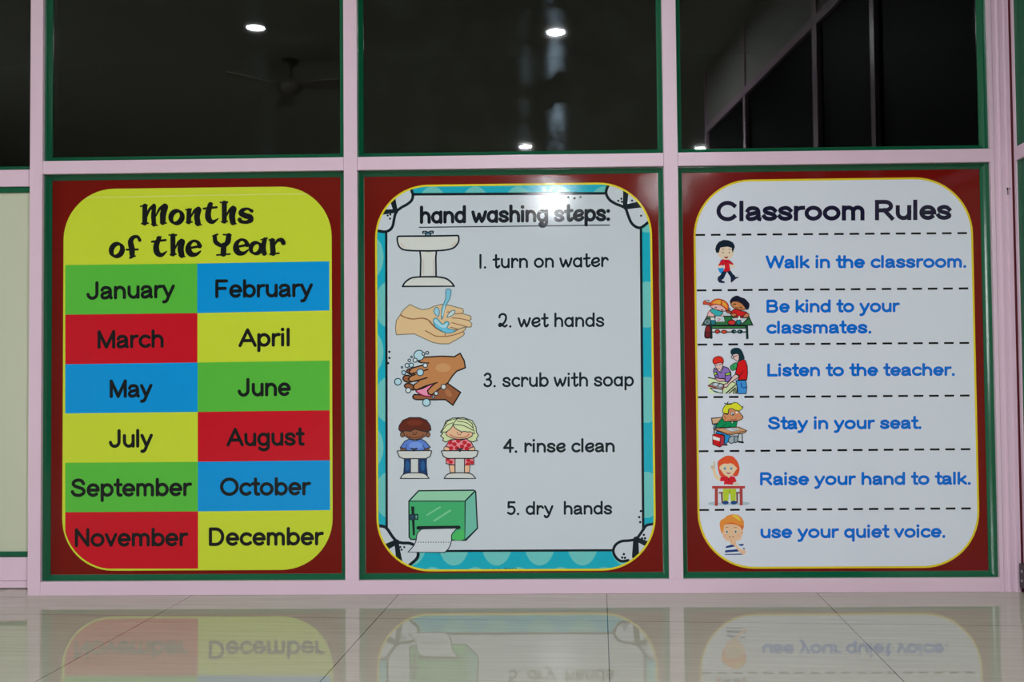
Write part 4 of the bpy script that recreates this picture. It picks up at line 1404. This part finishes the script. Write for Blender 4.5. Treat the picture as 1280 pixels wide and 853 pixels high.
    p.dot(775, 248, 7, k); p.dot(822, 245, 7, k); p.line([(780, 268), (815, 268)], (150, 90, 70), 7); p.line([(690, 270), (740, 300), (820, 305), (880, 295), (910, 265)], (150, 70, 60), 7, True)
    p = P.sub('fringe')
    p.fill([(590, 240), (610, 180), (660, 110), (770, 80), (730, 150), (690, 205), (640, 240)], (208, 218, 170), False, k, 7)
    p.fill([(720, 150), (770, 82), (880, 90), (950, 140), (980, 260), (920, 235), (900, 240), (850, 230), (830, 240), (780, 215), (745, 190)], (208, 218, 170), False, k, 7)
    p.line([(730, 150), (850, 165), (960, 220)], k, 7, True); p.line([(770, 110), (880, 130), (960, 190)], k, 6, True); p.line([(600, 220), (650, 160), (720, 130)], k, 6, True)
    p = P.sub('sink')
    sink(p, 585, 1020, 462, 552, 748, 858, 618, 990)
    p.line([(775, 435), (805, 448), (835, 435)], k, 14); p.line([(805, 445), (805, 460)], k, 22)
    P.done('girl_at_sink_picture', washing)


def pic_towel():
    P = Picture((500, 605), 8.98)
    k = (22, 46, 52)
    p = P.sub('dispenser_box')
    p.fill([(100, 195), (210, 78), (830, 72), (850, 90), (870, 500), (740, 635), (125, 625), (103, 600)], (66, 166, 108), False, k, 11)
    p.fill([(103, 195), (212, 80), (842, 76), (728, 196)], (140, 196, 164), False, k, 9)
    p.fill([(732, 196), (846, 84), (868, 500), (728, 632)], (106, 180, 160), False, k, 10)
    p.fill([(106, 205), (718, 203), (716, 470), (110, 470)], (62, 166, 106))
    p.fill([(600, 560), (710, 520), (712, 625), (590, 625)], (72, 180, 96), True)
    p.line([(305, 350), (450, 262)], (112, 188, 142), 14); p.line([(385, 415), (565, 300)], (112, 188, 142), 16)
    p.fill([(125, 255), (160, 255), (168, 578), (145, 578)], (18, 32, 36))
    p.dot(140, 375, 40, (40, 66, 88), 32, k, 9); p.fill([(168, 345), (198, 345), (198, 400), (168, 395)], (96, 150, 140), line=k, lw=11)
    p.line([(205, 495), (660, 490)], (18, 32, 36), 30)
    p = P.sub('paper_towel')
    p.fill(catmull([(245, 508), (195, 560), (180, 640), (150, 700), (90, 768)], False, 6) + catmull([(500, 772), (550, 720), (578, 640), (582, 570), (640, 500)], False, 6), (198, 204, 210), False, k, 8)
    for i in range(13):
        p.line([(200 + 28.5 * i, 656), (211 + 28.5 * i, 656)], k, 8, caps='flat')
    P.done('paper_towel_dispenser_picture', washing)


for f in (pic_sink, pic_wet, pic_scrub, pic_kids, pic_towel):
    f()

# ------------------------------------------------------------------ ceiling downlights and fan (seen as reflections in the window glass)


def lamp_mat(k):
    m = bpy.data.materials.new('lamp_lens_glow')
    m.use_nodes = True
    nt = m.node_tree
    nt.nodes.remove(nt.nodes['Principled BSDF'])
    em = nt.nodes.new('ShaderNodeEmission')
    em.inputs['Color'].default_value = (0.93, 0.97, 1.0, 1)
    em.inputs['Strength'].default_value = LAMP_GLOW * k
    nt.links.new(em.outputs['Emission'], nt.nodes['Material Output'].inputs['Surface'])
    return m


RIM_M = principled('white_lamp_rim', (0.75, 0.75, 0.74, 1), 0.4, 0.4)


def downlight(x, y, k, label):
    t = tag(empty('ceiling_downlight', (x, y, CEIL_Z)), label, 'ceiling light', 'recessed ceiling downlights')
    b = MB()
    b.lathe([(0.066, 0.0), (0.066, -0.004), (0.062, -0.0065), (0.053, -0.0065), (0.049, -0.003), (0.049, 0.0)], RIM_M, 36)
    b.build('rim', t)
    b = MB()
    b.disc(0.049, -0.003, lamp_mat(k), 28)
    b.build('lens', t)
    return t


LIGHTS = [(-1.568, -2.72, 0.13, 'round ceiling downlight reflected large in the window above the months poster'),
          (0.142, -2.88, 1.0, 'round ceiling downlight reflected largest in the window above the hand washing poster'),
          (-0.059, -5.88, 0.8, 'round ceiling downlight reflected low and small above the hand washing title'),
          (1.494, -6.07, 0.8, 'round ceiling downlight reflected at the lower left edge of the right window'),
          (0.22, -8.50, 1.5, 'round ceiling downlight behind the hazy glare on the hand washing poster top'),
          (1.40, -7.95, 0.5, 'round ceiling downlight glinting on the pink post left of the rules poster')]
for l in LIGHTS:
    downlight(*l)

fan = tag(empty('ceiling_fan', (-1.52, -3.344, CEIL_Z)), 'three-bladed ceiling fan reflected faintly in the window above the months poster', 'ceiling fan')
b = MB()
b.lathe([(0.0, -0.001), (0.055, -0.001), (0.05, -0.03), (0.012, -0.05), (0.010, -0.13)], FAN_M, 24)
b.build('down_rod', fan)
b = MB()
b.lathe([(0.0, -0.125), (0.035, -0.13), (0.075, -0.145), (0.085, -0.175), (0.07, -0.205), (0.03, -0.225), (0.0, -0.228)], FAN_M, 28)
b.build('motor_hub', fan)
for kx_ in range(3):
    a = math.radians(12 + 120 * kx_)
    b = MB()
    ca, sa = math.cos(a), math.sin(a)
    tw = 0.014
    outline = [(0.07, -0.02), (0.14, -0.05), (0.44, -0.062), (0.47, -0.04), (0.47, 0.04), (0.44, 0.062), (0.14, 0.05), (0.07, 0.02)]
    top = [(u * ca - v * sa, u * sa + v * ca, -0.168 + v * 0.22) for u, v in outline]
    bot = [(x, y, z - 0.005) for x, y, z in top]
    n = len(top)
    b.mesh(top + bot, [tuple(range(n)), tuple(range(2 * n - 1, n - 1, -1))] + [(k, n + k, n + (k + 1) % n, (k + 1) % n) for k in range(n)], FAN_M)
    b.build('blade', fan)

# bright panel light on the wall at the left of the room; it glints along the right-hand green beads
tube = tag(empty('wall_lamp', (-5.2, -2.3, 1.2)), 'bright upright panel light left of the view, glinting along the right-hand green beads', 'wall lamp')
b = MB()
b.box(-0.045, 0.0, -0.34, 0.34, -0.68, 0.68, RIM_M, 0.004)
b.build('housing', tube)
b = MB()
b.box(0.0005, 0.012, -0.31, 0.31, -0.65, 0.65, lamp_mat(22.0 / LAMP_GLOW))
b.build('diffuser', tube)
